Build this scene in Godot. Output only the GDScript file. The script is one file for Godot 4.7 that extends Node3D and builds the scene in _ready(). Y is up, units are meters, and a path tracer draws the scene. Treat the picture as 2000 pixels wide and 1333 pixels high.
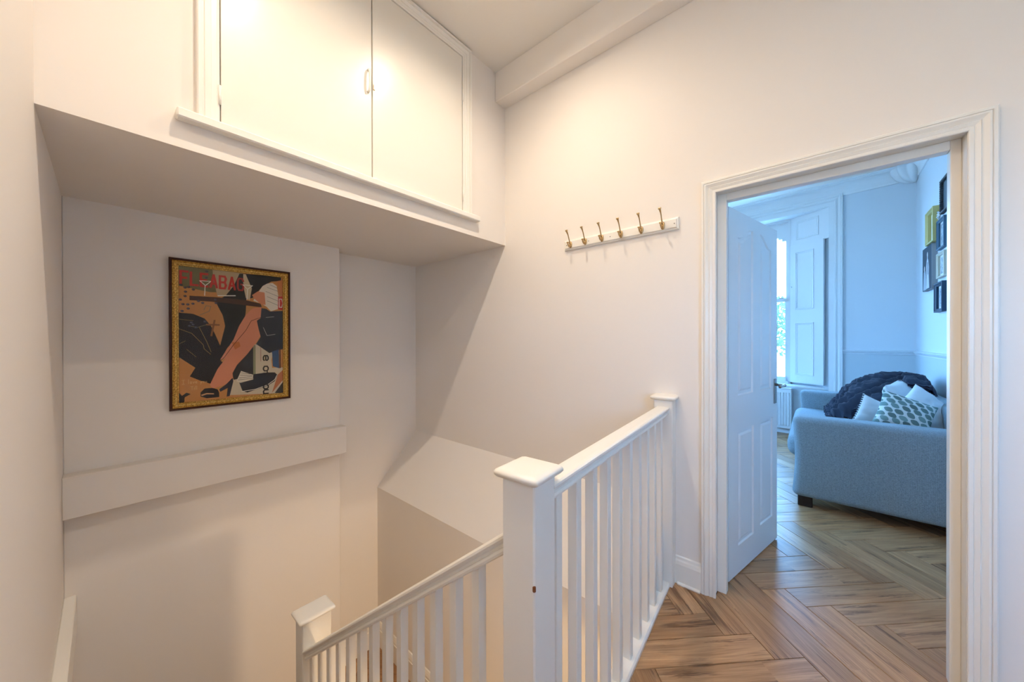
extends Node3D
# Landing above a stairwell, seen from the landing; a doorway on the right opens to a living room.
# Scene axes used below: x along the back wall to the right, h = height above the eye, d = depth along the right wall.
const E := 1.3138
const CEIL := 2.006          # ceiling, relative to the eye
const FLR := -1.3138         # landing floor, relative to the eye
const HALF := -2.755         # half landing
const BOT := -4.2            # foot of the stairwell
const A := 2.03              # right wall
const XL := -0.14            # left wall
var M := {}
var used := {}

# ---------------------------------------------------------------- helpers
class Geo:
	var t := PackedVector3Array()
	var uv := PackedVector2Array()
	var smooth := false
	func _init(s := false):
		smooth = s
	func add(a: PackedVector3Array) -> Geo:
		t.append_array(a)
		uv.resize(t.size())
		return self
	func add_uv(a: PackedVector3Array, u: PackedVector2Array) -> Geo:
		t.append_array(a)
		uv.append_array(u)
		return self

func W(x: float, h: float, d: float) -> Vector3:
	return Vector3(x, h + E, -d)

func orient(t: PackedVector3Array) -> PackedVector3Array:
	var v := 0.0
	var o: Vector3 = t[0]
	for i in range(0, t.size(), 3):
		v += (t[i] - o).dot((t[i + 1] - o).cross(t[i + 2] - o))
	if v < 0.0:
		for i in range(0, t.size(), 3):
			var k: Vector3 = t[i + 1]
			t[i + 1] = t[i + 2]
			t[i + 2] = k
	return t

func quad(a: Vector3, b: Vector3, c: Vector3, d: Vector3) -> PackedVector3Array:
	return PackedVector3Array([a, b, c, a, c, d])

func obox(c: Vector3, half: Vector3, b := 0.002, bs := Basis.IDENTITY) -> PackedVector3Array:
	b = minf(b, minf(half.x, minf(half.y, half.z)) * 0.6)
	var t := PackedVector3Array()
	var i := half - Vector3(b, b, b)
	for s in [-1.0, 1.0]:
		t.append_array(quad(Vector3(s * half.x, -i.y, -i.z), Vector3(s * half.x, i.y, -i.z), Vector3(s * half.x, i.y, i.z), Vector3(s * half.x, -i.y, i.z)))
		t.append_array(quad(Vector3(-i.x, s * half.y, -i.z), Vector3(i.x, s * half.y, -i.z), Vector3(i.x, s * half.y, i.z), Vector3(-i.x, s * half.y, i.z)))
		t.append_array(quad(Vector3(-i.x, -i.y, s * half.z), Vector3(i.x, -i.y, s * half.z), Vector3(i.x, i.y, s * half.z), Vector3(-i.x, i.y, s * half.z)))
	if b > 0.0:
		for s in [-1.0, 1.0]:
			for r in [-1.0, 1.0]:
				t.append_array(quad(Vector3(s * half.x, r * i.y, -i.z), Vector3(s * half.x, r * i.y, i.z), Vector3(s * i.x, r * half.y, i.z), Vector3(s * i.x, r * half.y, -i.z)))
				t.append_array(quad(Vector3(s * half.x, -i.y, r * i.z), Vector3(s * half.x, i.y, r * i.z), Vector3(s * i.x, i.y, r * half.z), Vector3(s * i.x, -i.y, r * half.z)))
				t.append_array(quad(Vector3(-i.x, s * half.y, r * i.z), Vector3(i.x, s * half.y, r * i.z), Vector3(i.x, s * i.y, r * half.z), Vector3(-i.x, s * i.y, r * half.z)))
				for q in [-1.0, 1.0]:
					t.append_array(PackedVector3Array([Vector3(s * half.x, r * i.y, q * i.z), Vector3(s * i.x, r * half.y, q * i.z), Vector3(s * i.x, r * i.y, q * half.z)]))
	for k in range(0, t.size(), 3):
		var n := (t[k + 1] - t[k]).cross(t[k + 2] - t[k])
		if n.dot(t[k] + t[k + 1] + t[k + 2]) < 0.0:
			var w: Vector3 = t[k + 1]
			t[k + 1] = t[k + 2]
			t[k + 2] = w
	for k in t.size():
		t[k] = bs * t[k] + c
	return t

func ax(x0: float, x1: float, h0: float, h1: float, d0: float, d1: float, b := 0.0) -> PackedVector3Array:
	return obox(W((x0 + x1) / 2, (h0 + h1) / 2, (d0 + d1) / 2), Vector3(absf(x1 - x0), absf(h1 - h0), absf(d1 - d0)) / 2, b)

func loft(rings: Array, cap := true, tri2d := PackedInt32Array()) -> PackedVector3Array:
	var t := PackedVector3Array()
	var n: int = rings[0].size()
	for k in rings.size() - 1:
		var p: PackedVector3Array = rings[k]
		var q: PackedVector3Array = rings[k + 1]
		for i in n:
			var j := (i + 1) % n
			t.append_array(PackedVector3Array([p[i], p[j], q[j], p[i], q[j], q[i]]))
	if cap:
		var p: PackedVector3Array = rings[0]
		var q: PackedVector3Array = rings[rings.size() - 1]
		if tri2d.size():
			# make the caps agree with the sides: side quad runs p0 p1 q1, so the first cap runs backwards
			var e := {}
			for i in n:
				e[i * 1000 + (i + 1) % n] = true
			var same := true
			for i in range(0, tri2d.size(), 3):
				for k in 3:
					var a := tri2d[i + k]
					var b := tri2d[i + (k + 1) % 3]
					if e.has(a * 1000 + b):
						same = true
					elif e.has(b * 1000 + a):
						same = false
			for i in range(0, tri2d.size(), 3):
				var a := tri2d[i]
				var b := tri2d[i + 1]
				var c := tri2d[i + 2]
				if not same:
					var s := b
					b = c
					c = s
				t.append_array(PackedVector3Array([p[a], p[c], p[b], q[a], q[b], q[c]]))
		else:
			for i in range(1, n - 1):
				t.append_array(PackedVector3Array([p[0], p[i + 1], p[i], q[0], q[i], q[i + 1]]))
	return orient(t)

# a profile (u, v) run from a to b; m0, m1 shear the ends for mitres
func moulding(prof: PackedVector2Array, a: Vector3, b: Vector3, ux: Vector3, uy: Vector3, m0 := 0.0, m1 := 0.0) -> PackedVector3Array:
	var dn := (b - a).normalized()
	var r0 := PackedVector3Array()
	var r1 := PackedVector3Array()
	for p in prof:
		r0.append(a + ux * p.x + uy * p.y + dn * (p.x * m0))
		r1.append(b + ux * p.x + uy * p.y + dn * (p.x * m1))
	return loft([r0, r1], true, Geometry2D.triangulate_polygon(prof))

func tube(pts: Array, rad: Array, n := 10) -> PackedVector3Array:
	var rings := []
	var side := Vector3.ZERO
	for k in pts.size():
		var p: Vector3 = pts[k]
		var dn: Vector3 = ((pts[mini(k + 1, pts.size() - 1)] as Vector3) - (pts[maxi(k - 1, 0)] as Vector3)).normalized()
		if side == Vector3.ZERO:
			side = dn.cross(Vector3(0.31, 0.2, 0.93)).normalized()
		side = (side - dn * side.dot(dn)).normalized()
		var up := dn.cross(side)
		var ring := PackedVector3Array()
		for i in n:
			var g := TAU * i / n
			ring.append(p + (side * cos(g) + up * sin(g)) * (rad[mini(k, rad.size() - 1)] as float))
		rings.append(ring)
	return loft(rings)

func lathe(prof: Array, c: Vector3, bs := Basis.IDENTITY, n := 20) -> PackedVector3Array:
	var rings := []
	for p in prof:
		var ring := PackedVector3Array()
		for i in n:
			var g := TAU * i / n
			ring.append(c + bs * Vector3(cos(g) * p.x, p.y, sin(g) * p.x))
		rings.append(ring)
	return loft(rings)

func samples(h: float, r: float, inner: int) -> Array:
	var out := []
	for k in 5:
		out.append(-h + r * (1.0 - cos(PI / 2 * k / 4.0)))
	for k in range(1, inner):
		out.append(lerpf(-h + r, h - r, float(k) / inner))
	for k in 5:
		out.append(h - r * (1.0 - cos(PI / 2 * (4 - k) / 4.0)))
	return out

# a box with edges rounded by r; bend moves its points (in the box's own axes)
func soft(c: Vector3, half: Vector3, r: float, inner := 4, bs := Basis.IDENTITY, bend = null) -> PackedVector3Array:
	r = minf(r, minf(half.x, minf(half.y, half.z)) * 0.98)
	var t := PackedVector3Array()
	var core := half - Vector3(r, r, r)
	for axis in 3:
		var u := (axis + 1) % 3
		var v := (axis + 2) % 3
		var su := samples(half[u], r, inner)
		var sv := samples(half[v], r, inner)
		for s in [-1.0, 1.0]:
			var g := []
			for i in su.size():
				for j in sv.size():
					var q := Vector3.ZERO
					q[axis] = s * half[axis]
					q[u] = su[i]
					q[v] = sv[j]
					var k := q.clamp(-core, core)
					q = k + (q - k).normalized() * r
					if bend != null:
						q = bend.call(q)
					g.append(q)
			var w := sv.size()
			for i in su.size() - 1:
				for j in w - 1:
					var p := quad(g[i * w + j], g[(i + 1) * w + j], g[(i + 1) * w + j + 1], g[i * w + j + 1])
					if s < 0.0:
						p = PackedVector3Array([p[0], p[2], p[1], p[3], p[5], p[4]])
					t.append_array(p)
	for k in t.size():
		t[k] = bs * t[k] + c
	return orient(t)

# a stuffed square: size along the basis' x and y, puffed along its z; returns [triangles, uv]
func pillow(c: Vector3, sx: float, sy: float, thick: float, bs: Basis, n := 22, wr := 0.004, rs := 1) -> Array:
	var nz := FastNoiseLite.new()
	nz.seed = rs
	nz.frequency = 7.0
	var t := PackedVector3Array()
	var uv := PackedVector2Array()
	for s in [1.0, -1.0]:
		var g := []
		for i in n + 1:
			for j in n + 1:
				var a := -1.0 + 2.0 * i / n
				var b := -1.0 + 2.0 * j / n
				var rim := (1.0 - a * a) * (1.0 - b * b)
				var x := a * sx / 2 * (1.0 - 0.07 * (1.0 - b * b) * a * a)
				var y := b * sy / 2 * (1.0 - 0.07 * (1.0 - a * a) * b * b)
				var z: float = s * (thick / 2 * pow(rim, 0.42) + wr * nz.get_noise_3d(x * 1.0, y * 2.4, s) * minf(1.0, rim * 6.0))
				g.append(bs * Vector3(x, y, z) + c)
		for i in n:
			for j in n:
				var k := i * (n + 1) + j
				var ids := [k, k + n + 1, k + n + 2, k, k + n + 2, k + 1] if s > 0 else [k, k + n + 2, k + n + 1, k, k + 1, k + n + 2]
				for id in ids:
					t.append(g[id])
					uv.append(Vector2(float(id / (n + 1)) / n, 1.0 - float(id % (n + 1)) / n))
	return [t, uv]

func numbered(called: String) -> String:
	if not used.has(called):
		used[called] = 0
		return called
	used[called] += 1
	return "%s_%03d" % [called, used[called]]

func mesh_of(g: Geo, o: Vector3) -> ArrayMesh:
	var st := SurfaceTool.new()
	st.begin(Mesh.PRIMITIVE_TRIANGLES)
	st.set_smooth_group(0 if g.smooth else 0xFFFFFFFF)
	for i in range(0, g.t.size(), 3):
		for k in [0, 2, 1]:
			st.set_uv(g.uv[i + k])
			st.add_vertex(g.t[i + k] - o)
	st.generate_normals()
	return st.commit()

func tag(o: Node3D, label := "", category := "", group := "", kind := "") -> Node3D:
	if label: o.set_meta("label", label)
	if category: o.set_meta("category", category)
	if group: o.set_meta("group", group)
	if kind: o.set_meta("kind", kind)
	return o

func thing(called: String, at: Vector3, label: String, category: String, group := "", kind := "") -> Node3D:
	var o := Node3D.new()
	o.name = numbered(called)
	add_child(o)
	o.position = at
	return tag(o, label, category, group, kind)

# where a node's own axes start, in the world (things are placed, not turned)
func origin_of(n: Node) -> Vector3:
	var v := Vector3.ZERO
	while n != self:
		v += (n as Node3D).position
		n = n.get_parent()
	return v

func obj(called: String, g: Geo, m: Material, parent: Node = self) -> MeshInstance3D:
	var o := MeshInstance3D.new()
	var at := Vector3.ZERO
	if parent == self:
		var lo: Vector3 = g.t[0]
		var hi := lo
		for p in g.t:
			lo = lo.min(p)
			hi = hi.max(p)
		at = Vector3((lo.x + hi.x) / 2, lo.y, (lo.z + hi.z) / 2)
	o.name = numbered(called) if parent == self else called
	o.mesh = mesh_of(g, at if parent == self else origin_of(parent))
	o.material_override = m
	parent.add_child(o, true)
	o.position = at
	return o

func struct(called: String, g: Geo, m: Material, label: String, category: String) -> MeshInstance3D:
	var o := obj(called, g, m)
	tag(o, label, category, "", "structure")
	return o

func mat(c: Color, rough := 0.6, spec := 0.5) -> StandardMaterial3D:
	var m := StandardMaterial3D.new()
	m.albedo_color = c
	m.roughness = rough
	m.metallic_specular = spec
	return m

func noise_image(w: int, h: int, fx: float, fy: float, sd: int, oct := 3) -> Image:
	var nz := FastNoiseLite.new()
	nz.seed = sd
	nz.frequency = 1.0
	nz.fractal_octaves = oct
	var im := Image.create(w, h, false, Image.FORMAT_RGB8)
	for y in h:
		for x in w:
			# wrapped on a torus so that the repeats do not show
			var a := TAU * x / w
			var b := TAU * y / h
			var v := 0.5 + 0.7 * nz.get_noise_3d(cos(a) * fx + 7.0, sin(a) * fx + cos(b) * fy, sin(b) * fy)
			im.set_pixel(x, y, Color(v, v, v))
	return im

func bumped(m: StandardMaterial3D, im: Image, scale: float, depth_cm: float) -> StandardMaterial3D:
	m.heightmap_enabled = true
	m.heightmap_texture = ImageTexture.create_from_image(im)
	m.heightmap_scale = depth_cm
	m.uv1_triplanar = true
	m.uv1_world_triplanar = true
	m.uv1_scale = Vector3(scale, scale, scale)
	return m

func wood_texture(sd: int) -> ImageTexture:
	var nz := FastNoiseLite.new()
	nz.seed = sd
	nz.frequency = 1.0
	nz.fractal_octaves = 4
	var kn := FastNoiseLite.new()
	kn.seed = sd + 40
	kn.frequency = 1.0
	kn.fractal_octaves = 2
	var im := Image.create(768, 192, false, Image.FORMAT_RGB8)
	for y in 192:
		for x in 768:
			var u := x / 768.0
			var v := y / 192.0
			var warp := kn.get_noise_2d(u * 2.2, v * 2.5) * 0.16
			var fine := nz.get_noise_2d(u * 5.0, v * 60.0 + warp * 10.0)
			var broad := nz.get_noise_2d(u * 1.6 + 31.0, v * 9.0 + warp * 4.0)
			var k := clampf(0.6 + 0.5 * fine + 0.5 * broad, 0.0, 1.0)
			var c := Color(0.60, 0.445, 0.30).lerp(Color(0.80, 0.63, 0.46), k)
			var streak := smoothstep(0.30, 0.62, kn.get_noise_2d(u * 1.8 + 11.0, v * 9.0 + fine * 0.5))
			c = c.lerp(Color(0.36, 0.25, 0.17), streak * 0.6)
			im.set_pixel(x, y, c)
	im.generate_mipmaps()
	return ImageTexture.create_from_image(im)

func poly_fill(im: Image, c: Color, p: Array, s: float) -> void:
	var n := p.size() / 2
	var lo := 99999.0
	var hi := 0.0
	for i in n:
		lo = minf(lo, p[i * 2 + 1] * s)
		hi = maxf(hi, p[i * 2 + 1] * s)
	for y in range(maxi(0, int(lo)), mini(im.get_height(), int(hi) + 1)):
		var xs := []
		for i in n:
			var x0: float = p[i * 2] * s
			var y0: float = p[i * 2 + 1] * s
			var j := (i + 1) % n
			var x1: float = p[j * 2] * s
			var y1: float = p[j * 2 + 1] * s
			if (y0 <= y + 0.5) != (y1 <= y + 0.5):
				xs.append(x0 + (y + 0.5 - y0) / (y1 - y0) * (x1 - x0))
		xs.sort()
		for k in range(0, xs.size() - 1, 2):
			var a := maxi(0, int(round(xs[k])))
			var b := mini(im.get_width(), int(round(xs[k + 1])))
			if b > a:
				im.fill_rect(Rect2i(a, y, b - a, 1), c)

func stroke(im: Image, c: Color, w: float, p: Array, s: float) -> void:
	for i in p.size() / 2 - 1:
		var a := Vector2(p[i * 2], p[i * 2 + 1])
		var b := Vector2(p[i * 2 + 2], p[i * 2 + 3])
		var n := (b - a).normalized().orthogonal() * w / 2
		var e := (b - a).normalized() * w * 0.4
		poly_fill(im, c, [(a + n - e).x, (a + n - e).y, (b + n + e).x, (b + n + e).y, (b - n + e).x, (b - n + e).y, (a - n - e).x, (a - n - e).y], s)

func disc(im: Image, c: Color, x: float, y: float, rx: float, ry: float, s: float) -> void:
	var p := []
	for k in 14:
		p.append(x + cos(TAU * k / 14) * rx)
		p.append(y + sin(TAU * k / 14) * ry)
	poly_fill(im, c, p, s)

# ---------------------------------------------------------------- scene
func _ready():
	# camera
	var cam := Camera3D.new()
	cam.name = "camera"
	var yaw := deg_to_rad(49.212)
	var pit := deg_to_rad(-0.164)
	var rol := deg_to_rad(-0.096)
	var fw0 := Vector3(sin(yaw), 0, -cos(yaw))
	var rt0 := Vector3(cos(yaw), 0, sin(yaw))
	var fw := fw0 * cos(pit) + Vector3.UP * sin(pit)
	var up := Vector3.UP * cos(pit) - fw0 * sin(pit)
	var rt := rt0 * cos(rol) + up * sin(rol)
	up = up * cos(rol) - rt0 * sin(rol)
	cam.transform = Transform3D(Basis(rt, up, -fw), W(0, 0, 0))
	cam.fov = rad_to_deg(2.0 * atan(666.5 / 686.46))
	cam.near = 0.02
	cam.far = 200.0
	add_child(cam)
	# sky: bright overcast daylight, blue beside the warm lamps the photograph is balanced for
	var env := Environment.new()
	var sky := Sky.new()
	var sm := ProceduralSkyMaterial.new()
	sm.sky_top_color = Color(0.50, 0.745, 1.0)
	sm.sky_horizon_color = Color(0.56, 0.79, 1.0)
	sm.ground_horizon_color = Color(0.62, 0.74, 0.84)
	sm.ground_bottom_color = Color(0.5, 0.58, 0.64)
	sm.sky_energy_multiplier = 4.1
	sm.ground_energy_multiplier = 4.0
	sm.sun_angle_max = 1.0
	sky.sky_material = sm
	env.background_mode = Environment.BG_SKY
	env.sky = sky
	env.tonemap_mode = Environment.TONE_MAPPER_LINEAR
	env.tonemap_exposure = 1.09
	env.sdfgi_enabled = true
	env.ssao_enabled = true
	env.ssil_enabled = true
	var we := WorldEnvironment.new()
	we.name = "world_environment"
	we.environment = env
	add_child(we)

	materials()
	# ceiling downlights: each a glowing lens with a lamp of the same colour just below it
	downlight(1.33, 1.12, 1.28, "white recessed downlight over the stairwell by the hook wall")
	downlight(0.47, 1.12, 1.28, "white recessed downlight over the stair flight by the left wall")
	downlight(0.25, 0.25, 1.5, "white recessed downlight over the landing near the left wall")

	stair_lamp()
	shell()
	living_shell()
	floors()
	stairs()
	balustrades()
	cupboard()
	poster()
	coat_hooks()
	door()
	window()
	radiator()
	sofa()
	cushions()
	wall_frames()
	outside()

func materials() -> void:
	M.wall = mat(Color8(242, 236, 229), 0.62, 0.3)
	M.ceiling = mat(Color8(243, 238, 230), 0.75, 0.25)
	M.trim = mat(Color8(243, 240, 233), 0.34, 0.5)
	M.gloss = mat(Color8(240, 236, 226), 0.31, 0.5)
	bumped(M.gloss, noise_image(256, 256, 14.0, 14.0, 9), 3.0, 0.012)
	M.room = mat(Color8(213, 221, 228), 0.6, 0.3)
	M.room_low = mat(Color8(196, 207, 214), 0.6, 0.3)
	M.white = mat(Color8(228, 231, 233), 0.4, 0.4)
	M.dark = mat(Color8(40, 28, 16), 0.8, 0.2)
	M.brass = mat(Color8(196, 168, 124), 0.28, 0.5)
	M.brass.metallic = 0.9
	M.steel = mat(Color8(176, 174, 172), 0.25, 0.5)
	M.steel.metallic = 0.95
	M.screw = mat(Color8(92, 84, 72), 0.4, 0.5)
	M.darkwood = mat(Color8(38, 30, 27), 0.4, 0.4)
	M.sub = mat(Color8(84, 66, 48), 0.9, 0.2)
	M.planks = []
	var tx := [wood_texture(3), wood_texture(14), wood_texture(25)]
	for k in 9:
		var m := StandardMaterial3D.new()
		m.albedo_texture = tx[k % 3]
		m.albedo_color = [Color(1, 1, 1), Color(0.93, 0.92, 0.91), Color(0.86, 0.84, 0.83), Color(1.0, 0.97, 0.93), Color(0.9, 0.88, 0.86), Color(0.96, 0.96, 0.96), Color(0.82, 0.8, 0.79), Color(0.98, 0.95, 0.92), Color(0.9, 0.9, 0.9)][k]
		m.roughness = 0.36
		m.metallic_specular = 0.45
		M.planks.append(m)
	M.fabric = mat(Color8(172, 190, 200), 0.9, 0.15)
	M.fabric.rim_enabled = true
	M.fabric.rim = 0.4
	var weave := Image.create(96, 96, false, Image.FORMAT_RGB8)
	var rng := RandomNumberGenerator.new()
	rng.seed = 77
	for y in 96:
		for x in 96:
			var v := 0.62 + 0.18 * rng.randf() + (0.12 if (x + y) % 2 == 0 else 0.0)
			weave.set_pixel(x, y, Color(v, v, v))
	for x in range(0, 96, 3):
		for y in 96:
			if rng.randf() < 0.6:
				weave.set_pixel(x, y, weave.get_pixel(x, y).lerp(Color(1, 1, 1), 0.5))
	M.fabric.albedo_texture = ImageTexture.create_from_image(weave)
	M.fabric.uv1_triplanar = true
	M.fabric.uv1_world_triplanar = true
	M.fabric.uv1_scale = Vector3(4.0, 4.0, 4.0)
	M.linen = mat(Color8(214, 219, 222), 0.9, 0.15)
	M.fur = mat(Color8(60, 65, 80), 0.95, 0.1)
	M.fur.rim_enabled = true
	M.fur.rim = 0.8
	bumped(M.fur, noise_image(128, 128, 9.0, 9.0, 31), 9.0, 0.6)
	M.glass = StandardMaterial3D.new()
	M.glass.transparency = BaseMaterial3D.TRANSPARENCY_ALPHA
	M.glass.albedo_color = Color(0.95, 0.98, 1.0, 0.06)
	M.glass.roughness = 0.02

func downlight(x: float, d: float, energy: float, label: String) -> void:
	var t := thing("downlight", W(x, CEIL - 0.006, d), label, "downlight", "recessed ceiling downlights")
	var g := Geo.new(true)
	var rings := []
	for p in [Vector2(0.034, 0.006), Vector2(0.034, 0.0), Vector2(0.036, -0.001), Vector2(0.044, -0.001), Vector2(0.046, 0.001), Vector2(0.046, 0.006)]:
		rings.append(p)
	obj("bezel", g.add(lathe(rings, W(x, CEIL - 0.006, d), Basis.IDENTITY, 28)), M.trim, t)
	var lm := mat(Color(1, 0.95, 0.85), 0.4)
	lm.emission_enabled = true
	lm.emission = Color(1.0, 0.83, 0.62)
	lm.emission_energy_multiplier = 3.0
	obj("lens", Geo.new().add(lathe([Vector2(0.0, 0.002), Vector2(0.033, 0.002), Vector2(0.033, -0.003), Vector2(0.0, -0.003)], W(x, CEIL - 0.006, d), Basis.IDENTITY, 24)), lm, t)
	var l := SpotLight3D.new()
	l.name = "lamp"
	l.light_color = Color(1.0, 0.92, 0.82)
	l.light_energy = energy
	l.light_size = 0.018
	l.spot_range = 12.0
	l.spot_attenuation = 2.0
	l.spot_angle = 79.0
	l.spot_angle_attenuation = 1.0
	l.shadow_enabled = true
	t.add_child(l)
	l.position = Vector3(0, -0.012, 0)
	l.rotation_degrees = Vector3(-90, 0, 0)

func stair_lamp() -> void:
	# the lamp of the floor below, hung under the landing
	var at := W(1.36, FLR - 0.20, -0.30)
	var t := thing("pendant_lamp", at, "large opal globe lamp hung under the landing, over the lower stair flight", "lamp")
	obj("rose", Geo.new(true).add(lathe([Vector2(0.0, 0.0), Vector2(0.05, 0.0), Vector2(0.045, -0.025), Vector2(0.0, -0.03)], at, Basis.IDENTITY, 20)), M.trim, t)
	obj("stem", Geo.new(true).add(tube([at - Vector3(0, 0.02, 0), at - Vector3(0, 0.05, 0)], [0.012], 8)), M.brass, t)
	var lm := mat(Color(1, 0.93, 0.82), 0.4)
	lm.emission_enabled = true
	lm.emission = Color(1.0, 0.80, 0.56)
	lm.emission_energy_multiplier = 2.0
	var pr := []
	for k in 17:
		pr.append(Vector2(0.19 * sin(PI * k / 16.0), -0.24 + 0.19 * cos(PI * k / 16.0)))
	obj("globe", Geo.new(true).add(lathe(pr, at, Basis.IDENTITY, 28)), lm, t)
	var l := OmniLight3D.new()
	l.name = "lamp"
	l.light_color = Color(1.0, 0.87, 0.70)
	l.light_energy = 1.55
	l.light_size = 0.18
	l.omni_range = 10.0
	l.omni_attenuation = 2.0
	l.shadow_enabled = true
	t.add_child(l)
	l.position = Vector3(0, -0.24, 0)

# ---------------------------------------------------------------- landing and stairwell shell
func shell() -> void:
	struct("wall_left", Geo.new().add(ax(XL - 0.14, XL, BOT - 0.2, CEIL + 0.1, -1.0, 3.3)).add(ax(XL - 0.14, XL, BOT - 0.2, CEIL + 0.1, -2.1, -1.75)).add(ax(XL - 0.14, XL, BOT - 0.2, 0.0, -1.75, -1.0)).add(ax(XL - 0.14, XL, 0.85, CEIL + 0.1, -1.75, -1.0)), M.wall, "long cream wall at the left edge, running down past the stair", "wall")
	struct("wall_back", Geo.new().add(ax(XL, A + 0.14, BOT - 0.2, CEIL + 0.1, 3.022, 3.2)), M.wall, "cream wall of the narrow niche right of the chimney breast", "wall")
	struct("chimney_breast", Geo.new().add(ax(XL, 1.229, BOT, 0.74, 2.878, 3.03, 0.004)), M.wall, "wide cream chimney breast that carries the framed poster", "chimney breast")
	struct("wall_front", Geo.new().add(ax(XL, A + 0.1, -1.5, CEIL + 0.1, -2.1, -1.95)), M.wall, "cream wall behind the viewer at the end of the landing", "wall")
	var wf := thing("window_2", W(XL - 0.07, 0.0, -1.25), "white casement window behind the viewer in the landing's left wall", "window", "", "structure")
	obj("frame", Geo.new().add(ax(XL - 0.1, XL - 0.04, 0.0, 0.85, -1.75, -1.71)).add(ax(XL - 0.1, XL - 0.04, 0.0, 0.85, -1.04, -1.0)).add(ax(XL - 0.1, XL - 0.04, 0.0, 0.04, -1.71, -1.04)).add(ax(XL - 0.1, XL - 0.04, 0.81, 0.85, -1.71, -1.04)), M.trim, wf)
	obj("pane", Geo.new().add(ax(XL - 0.072, XL - 0.068, 0.04, 0.81, -1.71, -1.04)), M.glass, wf)
	# right wall with the doorway
	var wr := Geo.new()
	wr.add(ax(A, A + 0.14, BOT - 0.2, CEIL + 0.1, 0.417, 3.06)).add(ax(A, A + 0.14, -1.5, CEIL + 0.1, -2.1, -0.443)).add(ax(A, A + 0.14, 0.78, CEIL + 0.1, -0.443, 0.417))
	wr.add(ax(A, A + 0.14, BOT - 0.2, FLR - 0.02, -2.1, 0.417))
	struct("wall_right", wr, M.wall, "cream wall with the hook rail and the open doorway", "wall")
	struct("ceiling", Geo.new().add(ax(XL - 0.1, 7.2, CEIL, CEIL + 0.12, -2.1, 3.4)), M.ceiling, "flat cream ceiling over the landing and the living room", "ceiling")
	# boxed beam along the top of the right wall
	struct("trim_1", Geo.new().add(ax(1.921, A, 1.785, CEIL, -2.0, 1.82, 0.003)), M.wall, "boxed cream beam under the ceiling along the right wall", "beam")
	# bulkhead with the recess of the cupboard
	var bk := Geo.new()
	bk.add(ax(XL, A, 0.732, 0.868, 1.82, 3.03)).add(ax(XL, 0.303, 0.868, CEIL, 1.82, 2.3)).add(ax(1.592, A, 0.868, CEIL, 1.82, 2.3)).add(ax(0.303, 1.592, 1.918, CEIL, 1.82, 2.3)).add(ax(XL, A, 0.868, CEIL, 2.28, 2.4))
	struct("wall_bulkhead", bk, M.wall, "cream bulkhead box high over the stairs, holding the cupboard", "bulkhead")
	# thick lower wall on the right of the stair with its sloping ledge
	var prof := PackedVector2Array([Vector2(A + 0.01, BOT), Vector2(1.62, BOT), Vector2(1.62, -1.338), Vector2(A + 0.01, -0.893)])
	struct("wall_lower", Geo.new().add(moulding(prof, W(0, 0, 0.62), W(0, 0, 3.03), Vector3.RIGHT, Vector3.UP * 1.0 )), M.wall, "thick lower wall right of the stairwell with a sloping top ledge", "ledge")
	var wl := get_node("wall_lower") as MeshInstance3D
	wl.position.y = wl.position.y
	# capped board across the chimney breast, and the capping on the left wall
	struct("trim_2", Geo.new().add(ax(XL, 1.243, -0.886, -0.676, 2.795, 2.88, 0.003)), M.wall, "plain boxed board across the chimney breast under the poster", "boxing")
	struct("trim_3", Geo.new().add(ax(XL, -0.098, -1.50, -1.305, 0.5, 2.878, 0.004)), M.trim, "white capping board low on the left wall beside the stair", "capping")
	# foot of the stairwell, closed under the landing
	struct("floor_1", Geo.new().add(ax(XL, A, BOT - 0.15, BOT, -2.1, 3.1)), M.sub, "dark floor at the foot of the stairwell", "floor")
	struct("wall_under", Geo.new().add(ax(XL, A, BOT, FLR - 0.12, -2.1, -1.95)), M.wall, "plain wall closing the space under the landing", "wall")
	struct("trim_4", Geo.new().add(ax(0.75, 1.95, FLR - 0.24, FLR - 0.012, 0.602, 0.62)), M.trim, "white fascia board on the landing edge under the balustrade", "fascia")
	# skirtings
	var sk := PackedVector2Array([Vector2(0, 0), Vector2(0.018, 0), Vector2(0.018, 0.105), Vector2(0.014, 0.12), Vector2(0.008, 0.128), Vector2(0.007, 0.14), Vector2(0, 0.145)])
	var big := PackedVector2Array([Vector2(0, 0), Vector2(0.018, 0), Vector2(0.018, 0.15), Vector2(0.013, 0.152), Vector2(0.013, 0.17), Vector2(0.017, 0.175), Vector2(0.012, 0.195), Vector2(0.006, 0.21), Vector2(0, 0.215)])
	struct("baseboard_right", Geo.new().add(moulding(sk, W(A, FLR, 0.447), W(A, FLR, 0.62), Vector3.LEFT, Vector3.UP)), M.trim, "short white skirting between the wall post and the door frame", "skirting")
	struct("baseboard_bead", Geo.new().add(tube([W(A - 0.024, FLR + 0.006, 0.45), W(A - 0.024, FLR + 0.006, 0.56)], [0.009], 8)), M.trim, "small white floor bead along the short skirting by the door frame", "bead")
	struct("baseboard_left", Geo.new().add(moulding(sk, W(XL, FLR, -1.95), W(XL, FLR, 0.5), Vector3.RIGHT, Vector3.UP)), M.trim, "white skirting along the landing's left wall", "skirting")
	struct("baseboard_lower", Geo.new().add(moulding(big, W(1.62, HALF, 2.0), W(1.62, HALF, 3.022), Vector3.LEFT, Vector3.UP, 0.0, -1.0)), M.trim, "moulded white skirting on the half landing under the ledge wall", "skirting")
	struct("baseboard_back", Geo.new().add(moulding(big, W(1.229, HALF, 3.022), W(1.62, HALF, 3.022), Vector3(0, 0, 1), Vector3.UP, 0.0, -1.0)), M.trim, "moulded white skirting on the half landing in the niche", "skirting")

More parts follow.
